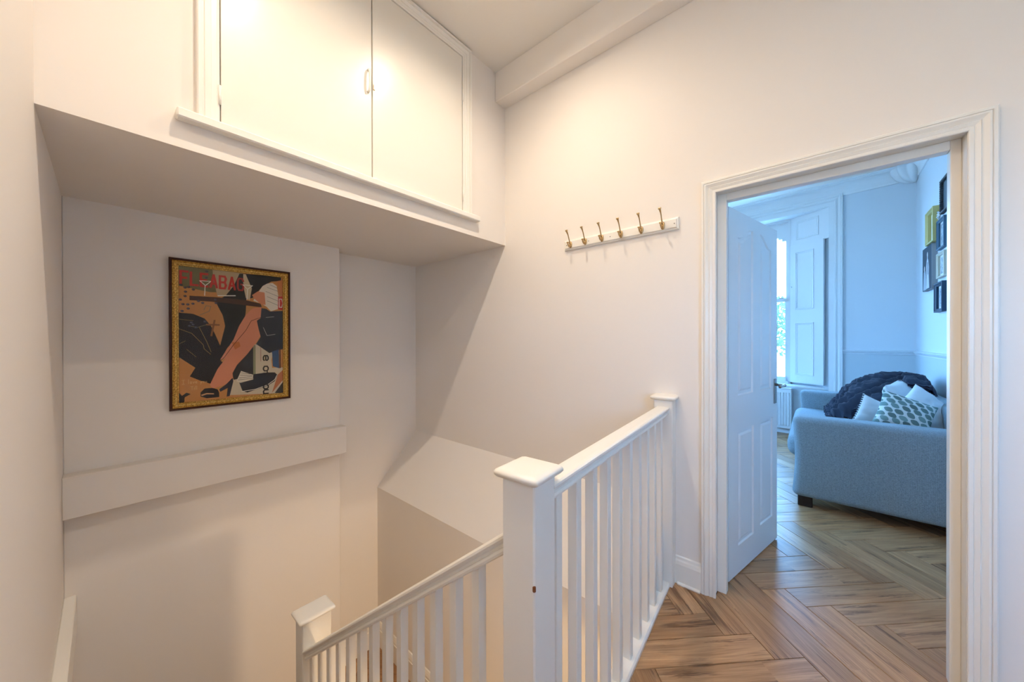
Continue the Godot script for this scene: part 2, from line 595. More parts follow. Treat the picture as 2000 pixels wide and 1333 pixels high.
# ---------------------------------------------------------------- floors of oak herringbone
func herringbone(parent: Node3D, outline: PackedVector2Array, top: float, sd: int, p0: float, q0: float, w: float, L: float, limit: Rect2) -> void:
	var rng := RandomNumberGenerator.new()
	rng.seed = sd
	var s2 := sqrt(0.5)
	var n := 0
	for i in range(-60, 61):
		for k in range(-6, 7):
			for kind in 2:
				var pa := p0 + i * w
				var qa := q0 - i * w + 2.0 * L * k
				var r := Rect2(pa, qa, w, L) if kind == 0 else Rect2(pa, qa + L, L, w)
				var pl := PackedVector2Array()
				for c in [r.position, Vector2(r.end.x, r.position.y), r.end, Vector2(r.position.x, r.end.y)]:
					pl.append(Vector2((c.x + c.y) * s2, (c.x - c.y) * s2))   # to x, d
				var mid := (pl[0] + pl[2]) / 2
				if not limit.grow(0.4).has_point(mid):
					continue
				var along := Vector2(s2, -s2) if kind == 0 else Vector2(s2, s2)
				var m: Material = M.planks[rng.randi() % M.planks.size()]
				var off := Vector2(rng.randf(), rng.randf())
				for piece in Geometry2D.intersect_polygons(pl, outline):
					for inner in Geometry2D.offset_polygon(piece, -0.0011):
						var chamf := Geometry2D.offset_polygon(inner, -0.0016)
						if chamf.size() != 1 or chamf[0].size() != inner.size():
							chamf = [inner]
						var topring: PackedVector2Array = chamf[0]
						# line the two rings up
						if topring.size() == inner.size():
							var best := 0
							for z in topring.size():
								if topring[z].distance_to(inner[0]) < topring[best].distance_to(inner[0]):
									best = z
							var fixed := PackedVector2Array()
							for z in topring.size():
								fixed.append(topring[(best + z) % topring.size()])
							topring = fixed
						var lo := PackedVector3Array()
						var up := PackedVector3Array()
						var hi := PackedVector3Array()
						for z in inner.size():
							lo.append(W(inner[z].x, top - 0.012, inner[z].y))
							up.append(W(inner[z].x, top - 0.0012, inner[z].y))
							hi.append(W(topring[z].x, top, topring[z].y))
						var tri := Geometry2D.triangulate_polygon(topring)
						if tri.size() == 0:
							continue
						var t := loft([lo, up, hi], true, tri)
						var uv := PackedVector2Array()
						for v in t:
							var f := Vector2(v.x, -v.z)
							uv.append(Vector2(f.dot(along) / 1.25, f.dot(along.orthogonal()) / 0.31) + off)
						obj("plank", Geo.new().add_uv(t, uv), m, parent)
						n += 1

func floors() -> void:
	var fl := struct("floor", Geo.new().add(ax(XL, 0.6, FLR - 0.2, FLR - 0.011, -2.0, 0.552)).add(ax(0.6, A, FLR - 0.2, FLR - 0.011, -2.0, 0.60)).add(ax(A, A + 0.14, FLR - 0.2, FLR - 0.011, -0.44, 0.414)).add(ax(A + 0.14, 6.8, FLR - 0.2, FLR - 0.011, -0.95, 3.1)), M.sub, "oak herringbone floor running from the landing into the living room", "floor")
	var outline := PackedVector2Array([Vector2(XL, -1.95), Vector2(2.03, -1.95), Vector2(2.03, -0.41), Vector2(2.17, -0.41), Vector2(2.17, -0.88), Vector2(6.1, -0.88), Vector2(6.40, 1.3), Vector2(2.17, 1.3), Vector2(2.17, 0.385), Vector2(2.03, 0.385), Vector2(2.03, 0.60), Vector2(0.62, 0.552), Vector2(XL, 0.552)])
	herringbone(fl, outline, FLR, 5, 1.6115, 1.565, 0.128, 0.64, Rect2(XL, -0.95, 6.6, 2.3))
	var hl := struct("floor_2", Geo.new().add(ax(XL, 1.63, HALF - 0.2, HALF - 0.011, 2.05, 3.03)), M.sub, "oak floor of the half landing seen between the stair balusters", "floor")
	herringbone(hl, PackedVector2Array([Vector2(0.62, 2.05), Vector2(1.62, 2.05), Vector2(1.62, 3.022), Vector2(0.62, 3.022)]), HALF, 8, 0.4, 0.2, 0.128, 0.64, Rect2(0.7, 2.0, 1.0, 1.1))

func stairs() -> void:
	var t := thing("stairs", W(0.27, HALF, 1.3), "white and oak stair flight descending along the left wall", "stairs", "", "structure")
	var r := (FLR - HALF) / 8.0
	var go := (2.05 - 0.57) / 7.0
	for k in 8:
		var d := 0.57 + go * k
		var top := FLR - r * k
		obj("riser", Geo.new().add(ax(-0.098, 0.65, top - r, top - 0.022, d - 0.012, d + 0.006)), M.trim, t)
		if k < 7:
			var g := Geo.new().add(ax(-0.098, 0.65, top - r - 0.026, top - r, d, d + go + 0.02, 0.006))
			for i in g.t.size():
				g.uv[i] = Vector2(g.t[i].x / 1.25 + k * 0.37, g.t[i].z / 0.31)
			obj("tread", g, M.planks[k], t)
	var pr := PackedVector2Array()
	for p in [[0.50, FLR - 0.40], [0.50, FLR + 0.02], [0.6, FLR + 0.02], [2.0, HALF + 0.34], [2.1, HALF + 0.2], [2.1, HALF - 0.3]]:
		pr.append(Vector2(p[0], p[1]))
	obj("string", Geo.new().add(moulding(pr, W(0.65, 0, 0), W(0.725, 0, 0), Vector3(0, 0, -1), Vector3.UP)), M.trim, t)
	obj("spandrel", Geo.new().add(ax(0.655, 0.715, BOT, HALF + 0.05, 0.4, 2.1)), M.wall, t)
	var t2 := thing("stairs", W(1.14, BOT, 1.6), "lower oak stair flight turning back under the landing", "stairs", "", "structure")
	for k in 6:
		var d := 2.05 - 0.22 * k
		var top := HALF - 0.18 * k
		obj("riser", Geo.new().add(ax(0.72, 1.615, top - 0.18, top - 0.022, d - 0.006, d + 0.012)), M.trim, t2)
		var g := Geo.new().add(ax(0.72, 1.615, top - 0.206, top - 0.18, d - 0.24, d, 0.006))
		for i in g.t.size():
			g.uv[i] = Vector2(g.t[i].x / 1.25 + k * 0.41, g.t[i].z / 0.31)
		obj("tread", g, M.planks[k + 2], t2)

# ---------------------------------------------------------------- balustrades
func rot_y(a: float) -> Basis:
	return Basis(Vector3.UP, a)

func newel(parent: Node3D, c: Vector3, hx: float, hz: float, low: float, top: float, a: float, over: float) -> void:
	var bs := rot_y(a)
	var hgt := top - 0.024 - low
	var p := obj("newel_post", Geo.new().add(obox(Vector3(c.x, low + E + hgt / 2, c.z), Vector3(hx, hgt / 2, hz), 0.004, bs)), M.trim, parent)
	var rings := []
	for s in [[-0.0245, over * 0.35], [-0.022, over * 0.72], [-0.016, over], [-0.010, over], [-0.005, over * 0.82], [-0.001, over * 0.3], [0.0, over * -0.15]]:
		var ring := PackedVector3Array()
		for q in [[-1, -1], [1, -1], [1, 1], [-1, 1]]:
			# small rounded corners: two points per corner
			var x: float = q[0] * (hx + s[1])
			var z: float = q[1] * (hz + s[1])
			var k: float = 0.006
			var pa := Vector3(x - q[0] * k, s[0] + top + E, z)
			var pb := Vector3(x, s[0] + top + E, z - q[1] * k)
			if q[0] * q[1] > 0:
				var sw := pa
				pa = pb
				pb = sw
			for v in [pa, pb]:
				ring.append(bs * Vector3(v.x, 0, v.z) + Vector3(c.x, v.y, c.z))
		rings.append(ring)
	obj("cap", Geo.new(true).add(loft(rings)), M.trim, p)

func rail_profile(w: float) -> PackedVector2Array:
	# u across, v up, v = 0 on the top
	var k := w / 0.067
	return PackedVector2Array([Vector2(-0.020, -0.046) , Vector2(-0.027, -0.043), Vector2(-0.029, -0.037), Vector2(-0.026, -0.031), Vector2(-0.021, -0.029), Vector2(-0.022, -0.022), Vector2(-0.029, -0.017), Vector2(-0.0335, -0.011), Vector2(-0.0325, -0.005), Vector2(-0.027, -0.0012), Vector2(-0.014, 0),
		Vector2(0.014, 0), Vector2(0.027, -0.0012), Vector2(0.0325, -0.005), Vector2(0.0335, -0.011), Vector2(0.029, -0.017), Vector2(0.022, -0.022), Vector2(0.021, -0.029), Vector2(0.026, -0.031), Vector2(0.029, -0.037), Vector2(0.027, -0.043), Vector2(0.020, -0.046)])

func balustrades() -> void:
	var th := 0.07
	var e := Vector2(cos(th), sin(th))      # x, d along the landing balustrade
	var n := Vector2(-sin(th), cos(th))
	var c := Vector2(0.6997, 0.5479)
	var t := thing("landing_balustrade", W(1.3, FLR, 0.58), "white balustrade along the landing edge from the big capped newel to the right wall", "balustrade")
	newel(t, W(c.x, 0, c.y), 0.0484, 0.0484, FLR - 0.3, -0.3173, 0.0596, 0.0172)
	# a chip in the paint on the near edge of the big newel
	var chip := c + Vector2(-0.0484, -0.0484).rotated(0.0596)
	obj("paint_chip", Geo.new(true).add(soft(W(chip.x + 0.002, -0.585, chip.y + 0.002), Vector3(0.004, 0.007, 0.004), 0.003, 1, rot_y(0.8))), mat(Color8(120, 72, 40), 0.8), t)
	var wn := c + e * 1.3053 - n * 0.0179
	newel(t, W(wn.x - 0.006, 0, wn.y), 0.044, 0.0484, FLR - 0.15, -0.2985, th, 0.0160)
	var r0 := c + e * 0.04 - n * 0.0179
	var r1 := c + e * 1.265 - n * 0.0179
	obj("handrail", Geo.new().add(moulding(rail_profile(0.067), W(r0.x, -0.3647, r0.y), W(r1.x, -0.3575, r1.y), Vector3(n.x, 0, -n.y), Vector3.UP)), M.trim, t)
	var b0 := c + e * 0.04 - n * 0.0179
	var b1 := c + e * 1.27 - n * 0.0179
	obj("base_rail", Geo.new().add(moulding(PackedVector2Array([Vector2(-0.034, 0), Vector2(-0.034, 0.014), Vector2(-0.028, 0.022), Vector2(0.03, 0.022), Vector2(0.034, 0.0)]), W(b0.x, FLR, b0.y), W(b1.x, FLR, b1.y), Vector3(n.x, 0, -n.y), Vector3.UP)), M.trim, t)
	for k in 10:
		var s := 0.098 + 0.119 * k
		var p := c + e * s - n * 0.0179
		var hb := (-0.410 + 0.0058 * s) - (FLR + 0.015)
		obj("baluster", Geo.new().add(obox(W(p.x, FLR + 0.015 + hb / 2, p.y), Vector3(0.0155, hb / 2, 0.0155), 0.002, rot_y(th))), M.trim, t)
	# stair balustrade
	var t2 := thing("stair_balustrade", W(0.64, HALF, 1.3), "white sloping balustrade down the stair with a low capped end post", "balustrade")
	var a := W(0.700, -0.519, 0.636)
	var b := W(0.672, -1.556, 1.942)
	var dn := (b - a).normalized()
	var ux := Vector3(1, 0, 0)
	var uy := ux.cross(dn).normalized()
	if uy.y < 0:
		uy = -uy
	obj("handrail", Geo.new().add(moulding(rail_profile(0.067), a - dn * 0.04, b, ux, uy)), M.trim, t2)
	newel(t2, W(0.71, 0, 1.986), 0.070, 0.0477, HALF - 0.1, -1.40, 0.0, 0.0164)
	for k in 13:
		var d := 0.729 + 0.0961 * k
		var f := (d - 0.636) / (1.942 - 0.636)
		var x := lerpf(0.700, 0.672, f)
		var top := lerpf(-0.519, -1.556, f) - 0.045
		var low := FLR - 0.80 * (d - 0.6) - 0.01
		var ring0 := PackedVector3Array()
		var ring1 := PackedVector3Array()
		for q in [[-1, -1], [1, -1], [1, 1], [-1, 1]]:
			ring0.append(W(x + q[0] * 0.0145, low - q[1] * 0.0145 * 0.8, d + q[1] * 0.0145))
			ring1.append(W(x + q[0] * 0.0145, top - q[1] * 0.0145 * 0.8, d + q[1] * 0.0145))
		obj("baluster", Geo.new().add(loft([ring0, ring1])), M.trim, t2)

# ---------------------------------------------------------------- cupboard in the bulkhead
func cupboard() -> void:
	var t := thing("wall_cupboard", W(0.95, 0.83, 1.82), "white two-door cupboard set high in the bulkhead over the stairs", "cupboard")
	# casing moulding: u from the inner edge outward, v proud of the wall
	var pr := PackedVector2Array([Vector2(0, -0.02), Vector2(0, 0.010), Vector2(0.008, 0.012), Vector2(0.010, 0.015), Vector2(0.026, 0.015), Vector2(0.028, 0.018), Vector2(0.046, 0.021), Vector2(0.049, 0.017), Vector2(0.053, 0.017), Vector2(0.055, 0.026), Vector2(0.066, 0.028), Vector2(0.070, 0.024), Vector2(0.072, -0.002)])
	var f := Vector3(0, 0, 1)
	obj("casing", Geo.new().add(moulding(pr, W(0.305, 0.866, 1.82), W(0.305, 1.925, 1.82), Vector3.LEFT, f, 0, 1)), M.trim, t)
	obj("casing", Geo.new().add(moulding(pr, W(1.592, 0.866, 1.82), W(1.592, 1.925, 1.82), Vector3.RIGHT, f, 0, 1)), M.trim, t)
	obj("casing", Geo.new().add(moulding(pr, W(0.305, 1.925, 1.82), W(1.592, 1.925, 1.82), Vector3.UP, f, -1, 1)), M.trim, t)
	obj("sill", Geo.new().add(ax(0.176, 1.727, 0.831, 0.867, 1.778, 1.822, 0.005)), M.trim, t)
	obj("carcass", Geo.new().add(ax(0.31, 1.588, 0.88, 1.915, 1.90, 1.91)), M.dark, t)
	for k in 2:
		var x0 := 0.309 if k == 0 else 0.9515
		var x1 := 0.9455 if k == 0 else 1.588
		var dr := obj("door", Geo.new().add(ax(x0, x1, 0.872, 1.9195, 1.812, 1.834, 0.002)), M.gloss, t)
		var hx := 0.305 if k == 0 else 1.592
		for hh in [[0.985, 0.985], [1.66, 1.66]]:
			var hg := Geo.new(true).add(tube([W(hx, hh[0] - 0.038, 1.808), W(hx, hh[0] + 0.038, 1.808)], [0.005], 10))
			obj("hinge", hg, M.trim, dr)
		if k == 0:
			var pts := []
			for i in 25:
				var g := PI * i / 24.0
				# a D-shaped pull: two short legs and a rounded bar
				var sx := 0.0
				var hy := -cos(g) * 0.058
				var out := 0.024 * pow(maxf(0.0, sin(g)), 0.45)
				pts.append(W(0.924, 1.386 + hy, 1.811 - out))
			obj("handle", Geo.new(true).add(tube(pts, [0.0062], 10)), M.trim, dr)
		else:
			obj("catch", Geo.new().add(ax(0.953, 0.963, 1.355, 1.385, 1.806, 1.812, 0.002)), M.brass, dr)

# ---------------------------------------------------------------- poster
func poster() -> void:
	var s := 2.0
	var im := Image.create(560, 800, false, Image.FORMAT_RGB8)
	im.fill(Color("c68a4c"))
	# half-tone dots of the print's ground
	for y in range(0, 800, 5):
		for x in range((y / 5) % 2 * 3, 560, 6):
			im.fill_rect(Rect2i(x, y, 2, 2), Color("b87a3e"))
	var polys := [
	["76704e", [0, 0, 150, -2, 150, 65, 77, 71, 0, 59]],
	["b5a07c", [81, 0, 161, 1, 161, 64, 121, 80, 93, 78, 84, 34]],
	["20221f", [152, 4, 169, 3, 171, 54, 169, 120, 162, 189, 135, 224, 119, 240, 100, 234, 113, 173, 107, 140, 94, 111, 90, 99, 116, 76, 136, 45]],
	["1c1f24", [169, 3, 274, -1, 274, 13, 243, 19, 215, 41, 188, 79, 169, 85]],
	["c9b48e", [162, 4, 169, 4, 186, 48, 180, 88, 169, 81, 162, 42]],
	["c47a45", [262, 15, 280, 9, 280, 67, 266, 59]],
	["e2d8c6", [217, 37, 231, 27, 247, 23, 260, 32, 268, 87, 264, 110, 242, 120, 229, 105, 211, 95, 190, 88, 199, 69]],
	["d48a62", [186, 70, 203, 56, 223, 58, 226, 99, 213, 99, 195, 83]],
	["c23a34", [264, 68, 280, 66, 280, 114, 264, 112]],
	["4b3328", [26, 86, 94, 85, 169, 88, 211, 96, 215, 108, 100, 100, 26, 99]],
	["2b2f36", [199, 145, 213, 111, 227, 112, 239, 120, 280, 116, 279, 248, 235, 261, 197, 231, 211, 206, 201, 162]],
	["cbbda2", [189, 231, 199, 231, 237, 261, 249, 256, 243, 284, 245, 311, 279, 311, 279, 400, 121, 390, 132, 342, 153, 327, 189, 330]],
	["3c5679", [245, 256, 266, 249, 267, 314, 247, 306]],
	["6e4632", [267, 249, 272, 249, 273, 313, 267, 314]],
	["2b2a2c", [168, 246, 189, 233, 190, 330, 135, 343, 130, 317, 143, 292]],
	["8a8a68", [189, 231, 196, 234, 196, 330, 189, 330]],
	["211e1c", [0, 137, 34, 139, 62, 152, 77, 174, 87, 198, 100, 234, 121, 236, 111, 257, 100, 280, 111, 290, 76, 350, 50, 338, 26, 324, 39, 299, 0, 265]],
	["d98c66", [214, 107, 211, 144, 200, 153, 205, 180, 210, 202, 199, 224, 172, 263, 144, 296, 132, 321, 133, 338, 116, 356, 80, 365, 74, 352, 93, 306, 114, 274, 100, 277, 111, 257, 135, 215, 150, 172, 169, 135, 188, 113]],
	["c8733f", [130, 224, 150, 222, 154, 237, 139, 247]],
	["1b191a", [51, 374, 61, 363, 80, 363, 93, 369, 97, 379, 97, 393, 66, 393, 51, 386]],
	["2a2c3a", [116, 354, 132, 336, 134, 347, 124, 393, 116, 394, 119, 367, 100, 377, 97, 369]],
	["23252c", [150, 353, 187, 343, 190, 329, 230, 326, 253, 327, 262, 337, 253, 357, 230, 371, 172, 387, 159, 381]],
	["d9cfba", [142, 348, 155, 316, 188, 330, 189, 346, 153, 354]],
	["b86f45", [244, 396, 263, 335, 279, 320, 279, 355]],
	["33302c", [253, 397, 279, 361, 279, 400]],
	["2a2320", [0, 367, 8, 379, 18, 371, 28, 376, 14, 384, 13, 399, 0, 399]],
	["d8a676", [52, 381, 66, 377, 84, 380, 84, 383, 66, 381, 54, 385]],
	]
	for p in polys.slice(0, 2):
		poly_fill(im, Color(p[0]), p[1], s)
	# red title, letters as bars: cells 22 wide, 43 tall from (3, 14)
	var red := Color("c2382f")
	var font := {
		"F": [[0, 0, 0, 10], [0, 0, 5, 0], [0, 5, 4, 5]], "L": [[0, 0, 0, 10], [0, 10, 5, 10]], "E": [[0, 0, 0, 10], [0, 0, 5, 0], [0, 5, 4, 5], [0, 10, 5, 10]],
		"A": [[0, 10, 2.5, 0], [2.5, 0, 5, 10], [1, 7, 4, 7]], "B": [[0, 0, 0, 10], [0, 0, 4, 0, 5, 2, 4, 5, 0, 5], [0, 5, 4, 5, 5, 7.5, 4, 10, 0, 10]],
		"G": [[5, 2, 4, 0, 1, 0, 0, 2, 0, 8, 1, 10, 4, 10, 5, 8, 5, 5, 3, 5]],
	}
	var word := "FLEABAG"
	for k in 7:
		for seg in font[word[k]]:
			var q := []
			for i in seg.size() / 2:
				q.append(6.0 + k * 23.5 + seg[i * 2] * 3.1)
				q.append(16.0 + k * 0.7 + seg[i * 2 + 1] * 3.7)
			stroke(im, red, 6.0, q, s)
	for p in polys.slice(2):
		poly_fill(im, Color(p[0]), p[1], s)
	# the last letter shows through, over the dark figure
	for seg in font["G"]:
		var q := []
		for i in seg.size() / 2:
			q.append(147.0 + seg[i * 2] * 3.0)
			q.append(20.0 + seg[i * 2 + 1] * 3.7)
		stroke(im, Color("a5332c"), 5.0, q, s)
	for seg in [[0, 10, 2.5, 0], [2.5, 0, 5, 10], [1, 7, 4, 7]]:
		var q := []
		for i in 2:
			q.append(123.5 + seg[i * 2] * 3.1)
			q.append(19.5 + seg[i * 2 + 1] * 3.7)
		stroke(im, red, 5.5, q, s)
	# D at the right edge, white on red
	stroke(im, Color("e0cfc0"), 3.0, [268, 76, 276, 76, 279, 90, 276, 104, 268, 104, 268, 76], s)
	var strokes := [
	["b9935a", 1, [0, 183, 31, 197, 58, 231, 60, 243, 76, 260]], ["b9935a", 1, [49, 179, 67, 223, 77, 252]], ["a08050", 1, [0, 156, 34, 159]], ["a08050", 1, [2, 228, 16, 219]], ["a08050", 1, [19, 244, 41, 267]],
	["2a1c16", 1.2, [211, 142, 184, 154, 169, 185, 135, 232, 111, 270, 100, 282]], ["e8e2d4", 2, [157, 382, 195, 379, 230, 368, 253, 352, 260, 337]], ["d8d0c0", 1, [219, 175, 230, 202, 255, 197]], ["d8d0c0", 1, [227, 141, 251, 138]],
	["efe9da", 2, [50, 39, 77, 38, 64, 52, 50, 39]], ["efe9da", 2, [63, 52, 62, 82]], ["efe9da", 2, [161, 39, 188, 39, 174, 52, 161, 39]], ["efe9da", 2, [174, 52, 172, 85]], ["e6e0d0", 3, [95, 80, 140, 76]],
	["8a5a34", 5, [67, 170, 97, 170]], ["8a5a34", 5, [86, 157, 78, 203]], ["9a8a60", 1, [23, 175, 44, 179, 67, 170]], ["8f7a55", 2, [50, 142, 73, 129, 77, 114, 65, 113, 60, 126]], ["8e2f2a", 1, [211, 242, 211, 287]],
	["3a3a34", 1, [150, 338, 185, 336]], ["3a3a34", 1, [152, 329, 186, 333]], ["3a3a34", 1, [147, 344, 188, 342]], ["3a3a34", 1, [155, 322, 180, 327]],
	["555049", 1, [231, 40, 264, 50]], ["555049", 1, [227, 54, 266, 68]], ["555049", 1, [231, 71, 266, 84]], ["555049", 1, [231, 85, 264, 98]], ["555049", 1, [239, 30, 262, 39]],
	# printed words, turned a quarter: e of / ou
	["221f20", 4, [226, 270, 226, 284, 230, 285, 233, 281, 233, 274, 230, 269, 222, 269, 219, 274, 219, 281, 221, 285]],
	["221f20", 4, [230, 305, 222, 305, 219, 310, 219, 315, 222, 320, 230, 320, 233, 315, 233, 310, 230, 305]], ["221f20", 4, [219, 328, 233, 328, 237, 332, 237, 336]], ["221f20", 3.5, [230, 323, 230, 335]],
	["221f20", 4, [230, 366, 222, 366, 219, 371, 219, 376, 222, 380, 230, 380, 233, 376, 233, 371, 230, 366]], ["221f20", 4, [233, 384, 222, 384, 219, 388, 219, 393, 222, 396]], ["221f20", 4, [233, 396, 219, 396]],
	# handwriting: I love you / Till you
	["e0bb80", 1, [8, 334, 14, 334]], ["e0bb80", 1, [11, 334, 11, 346]], ["e0bb80", 1, [8, 346, 14, 346]], ["e0bb80", 1, [23, 333, 23, 345]], ["e0bb80", 1, [27, 340, 30, 340, 30, 345, 27, 345, 27, 340]], ["e0bb80", 1, [33, 340, 35, 345, 37, 340]], ["e0bb80", 1, [39, 343, 43, 342, 42, 340, 39, 341, 40, 345, 43, 345]],
	["e0bb80", 1, [50, 341, 52, 345, 55, 340, 51, 350]], ["e0bb80", 1, [57, 341, 60, 341, 60, 345, 57, 345, 57, 341]], ["e0bb80", 1, [63, 341, 63, 345, 66, 345, 66, 341]],
	["e0bb80", 1, [27, 354, 34, 354]], ["e0bb80", 1, [31, 354, 31, 364]], ["e0bb80", 1, [36, 358, 36, 364]], ["e0bb80", 1, [39, 353, 39, 364]], ["e0bb80", 1, [42, 353, 42, 364]],
	]
	for p in strokes:
		stroke(im, Color(p[0]), p[1], p[2], s)
	var beads := [7, 56, 16, 63, 24, 61, 17, 75, 16, 88, 5, 99, 11, 112, 22, 112, 23, 124, 34, 109, 47, 100, 57, 105, 9, 132, 90, 103, 88, 93, 35, 67, 67, 9, 66, 28, 30, 165, 26, 175, 41, 179, 62, 161, 34, 171]
	for k in beads.size() / 2:
		disc(im, Color("4a4850"), beads[k * 2], beads[k * 2 + 1], 4.0, 3.2, s)
		disc(im, Color("6e6c74"), beads[k * 2] - 1.0, beads[k * 2 + 1] - 1.0, 1.2, 1.0, s)
	im.generate_mipmaps()
	var pm := mat(Color.WHITE, 0.55, 0.3)
	pm.albedo_texture = ImageTexture.create_from_image(im)
	# frame
	var x0 := 0.246
	var x1 := 0.871
	var h0 := -0.4145
	var h1 := 0.489
	var t := thing("framed_poster", W(0.5585, h0, 2.878), "collage poster with red lettering in a black and gold frame on the chimney breast", "poster")
	var outer := PackedVector2Array([Vector2(0, 0), Vector2(0, 0.024), Vector2(0.003, 0.028), Vector2(0.009, 0.028), Vector2(0.013, 0.022), Vector2(0.013, 0)])
	var inner := PackedVector2Array([Vector2(0.013, 0), Vector2(0.013, 0.0225), Vector2(0.017, 0.024), Vector2(0.020, 0.019), Vector2(0.026, 0.021), Vector2(0.032, 0.020), Vector2(0.036, 0.014), Vector2(0.040, 0.014), Vector2(0.043, 0.008), Vector2(0.043, 0)])
	var black := mat(Color8(62, 26, 14), 0.35, 0.4)
	var gold := mat(Color8(196, 150, 62), 0.38, 0.5)
	gold.metallic = 0.55
	var gi := noise_image(128, 128, 4.0, 4.0, 71, 4)
	for y in 128:
		for x in 128:
			var v: float = gi.get_pixel(x, y).r
			gi.set_pixel(x, y, Color(0.58, 0.41, 0.16).lerp(Color(1.0, 0.86, 0.50), clampf(v * 1.6 - 0.35, 0, 1)))
	gold.albedo_color = Color.WHITE
	gold.albedo_texture = ImageTexture.create_from_image(gi)
	gold.uv1_triplanar = true
	gold.uv1_world_triplanar = true
	gold.uv1_scale = Vector3(7, 7, 7)
	var f := Vector3(0, 0, 1)
	var d := 2.876
	for part in [["outer_frame", outer, black], ["gilt_frame", inner, gold]]:
		var g := Geo.new()
		g.add(moulding(part[1], W(x0, h0, d), W(x0, h1, d), Vector3.RIGHT, f, 1, -1)).add(moulding(part[1], W(x1, h0, d), W(x1, h1, d), Vector3.LEFT, f, 1, -1))
		g.add(moulding(part[1], W(x0, h0, d), W(x1, h0, d), Vector3.UP, f, 1, -1)).add(moulding(part[1], W(x0, h1, d), W(x1, h1, d), Vector3.DOWN, f, 1, -1))
		obj(part[0], g, part[2], t)
	var a := W(x0 + 0.040, h0 + 0.040, d - 0.006)
	var b := W(x1 - 0.040, h0 + 0.040, d - 0.006)
	var c := W(x1 - 0.040, h1 - 0.040, d - 0.006)
	var e := W(x0 + 0.040, h1 - 0.040, d - 0.006)
	var back := Vector3(0, 0, -0.004)
	var pg := Geo.new().add_uv(quad(a, b, c, e), PackedVector2Array([Vector2(0, 1), Vector2(1, 1), Vector2(1, 0), Vector2(0, 1), Vector2(1, 0), Vector2(0, 0)]))
	obj("print", pg, pm, t)
	obj("backing", Geo.new().add(ax(x0 + 0.03, x1 - 0.03, h0 + 0.03, h1 - 0.03, d - 0.005, d + 0.001)), M.dark, t)
	var gl := Vector3(0, 0, 0.003)
	var pane := M.glass.duplicate() as StandardMaterial3D
	pane.albedo_color = Color(0.9, 0.95, 1.0, 0.02)
	pane.metallic_specular = 0.25
	obj("glass", Geo.new().add(quad(a + gl, b + gl, c + gl, e + gl)), pane, t)

# ---------------------------------------------------------------- hooks
func coat_hooks() -> void:
	var h0 := 0.5966
	var h1 := 0.6627
	var t := thing("coat_rack", W(A, h0, 0.915), "white wall rail with six brass double coat hooks on the right wall", "coat rack")
	# board with a stepped, bevelled edge
	var g := Geo.new()
	var rings := []
	for s in [[0.0, 0.0], [0.010, 0.0], [0.013, 0.004], [0.014, 0.008], [0.018, 0.010], [0.020, 0.012]]:
		var k: float = s[1]
		rings.append(PackedVector3Array([W(A - s[0], h0 + k, 0.5558 + k), W(A - s[0], h1 - k, 0.5558 + k), W(A - s[0], h1 - k, 1.275 - k), W(A - s[0], h0 + k, 1.275 - k)]))
	g.add(loft(rings))
	obj("board", g, M.trim, t)
	for d in [1.253, 1.09, 0.945, 0.576]:
		obj("screw", Geo.new(true).add(lathe([Vector2(0.0, 0.0), Vector2(0.003, 0.0), Vector2(0.0028, 0.0012), Vector2(0.0, 0.0015)], W(A - 0.0195, 0.628, d), Basis(Vector3.FORWARD, -PI / 2), 10)), M.screw, t)
	var proto: MeshInstance3D
	for k in 6:
		var d: float = [1.222, 1.113, 0.998, 0.875, 0.754, 0.636][k]
		if k == 0:
			var o := W(A - 0.02, 0.628, d)
			var hg := Geo.new(true)
			# oval back plate
			var pl := []
			for s in [[0.0, 1.0], [0.003, 1.0], [0.0055, 0.8], [0.0065, 0.4], [0.0066, 0.02]]:
				var ring := PackedVector3Array()
				for i in 20:
					var a := TAU * i / 20
					ring.append(o + Vector3(-s[0], sin(a) * 0.022 * s[1], cos(a) * 0.0115 * s[1]))
				pl.append(ring)
			hg.add(loft(pl))
			# long upper arm, ending in a flared tip
			var pts := []
			for p in [[0.004, 0.008], [0.010, 0.012], [0.016, 0.022], [0.022, 0.036], [0.028, 0.050], [0.036, 0.063], [0.045, 0.073], [0.050, 0.079]]:
				pts.append(o + Vector3(-p[0], p[1], 0))
			hg.add(tube(pts, [0.0045, 0.0042, 0.0038, 0.0034, 0.0032, 0.0035, 0.0055, 0.0062], 10))
			hg.add(soft(o + Vector3(-0.052, 0.081, 0), Vector3(0.0055, 0.0045, 0.0085), 0.004, 2, Basis(Vector3(0, 0, 1), 0.8)))
			# short lower hook, curling up
			pts = []
			for p in [[0.004, -0.006], [0.012, -0.013], [0.022, -0.015], [0.030, -0.010], [0.034, -0.001], [0.035, 0.006]]:
				pts.append(o + Vector3(-p[0], p[1], 0))
			hg.add(tube(pts, [0.0048, 0.0045, 0.0042, 0.0042, 0.0048, 0.006], 10))
			hg.add(soft(o + Vector3(-0.0352, 0.008, 0), Vector3(0.0075, 0.0035, 0.0075), 0.003, 2))
			proto = obj("hook", hg, M.brass, t)
			proto.set_meta("label", "double brass coat hook on the white rail")
		else:
			var c := proto.duplicate() as MeshInstance3D
			c.name = "hook_%03d" % k
			t.add_child(c, true)
			c.position = Vector3(0, 0, -(d - 1.222))

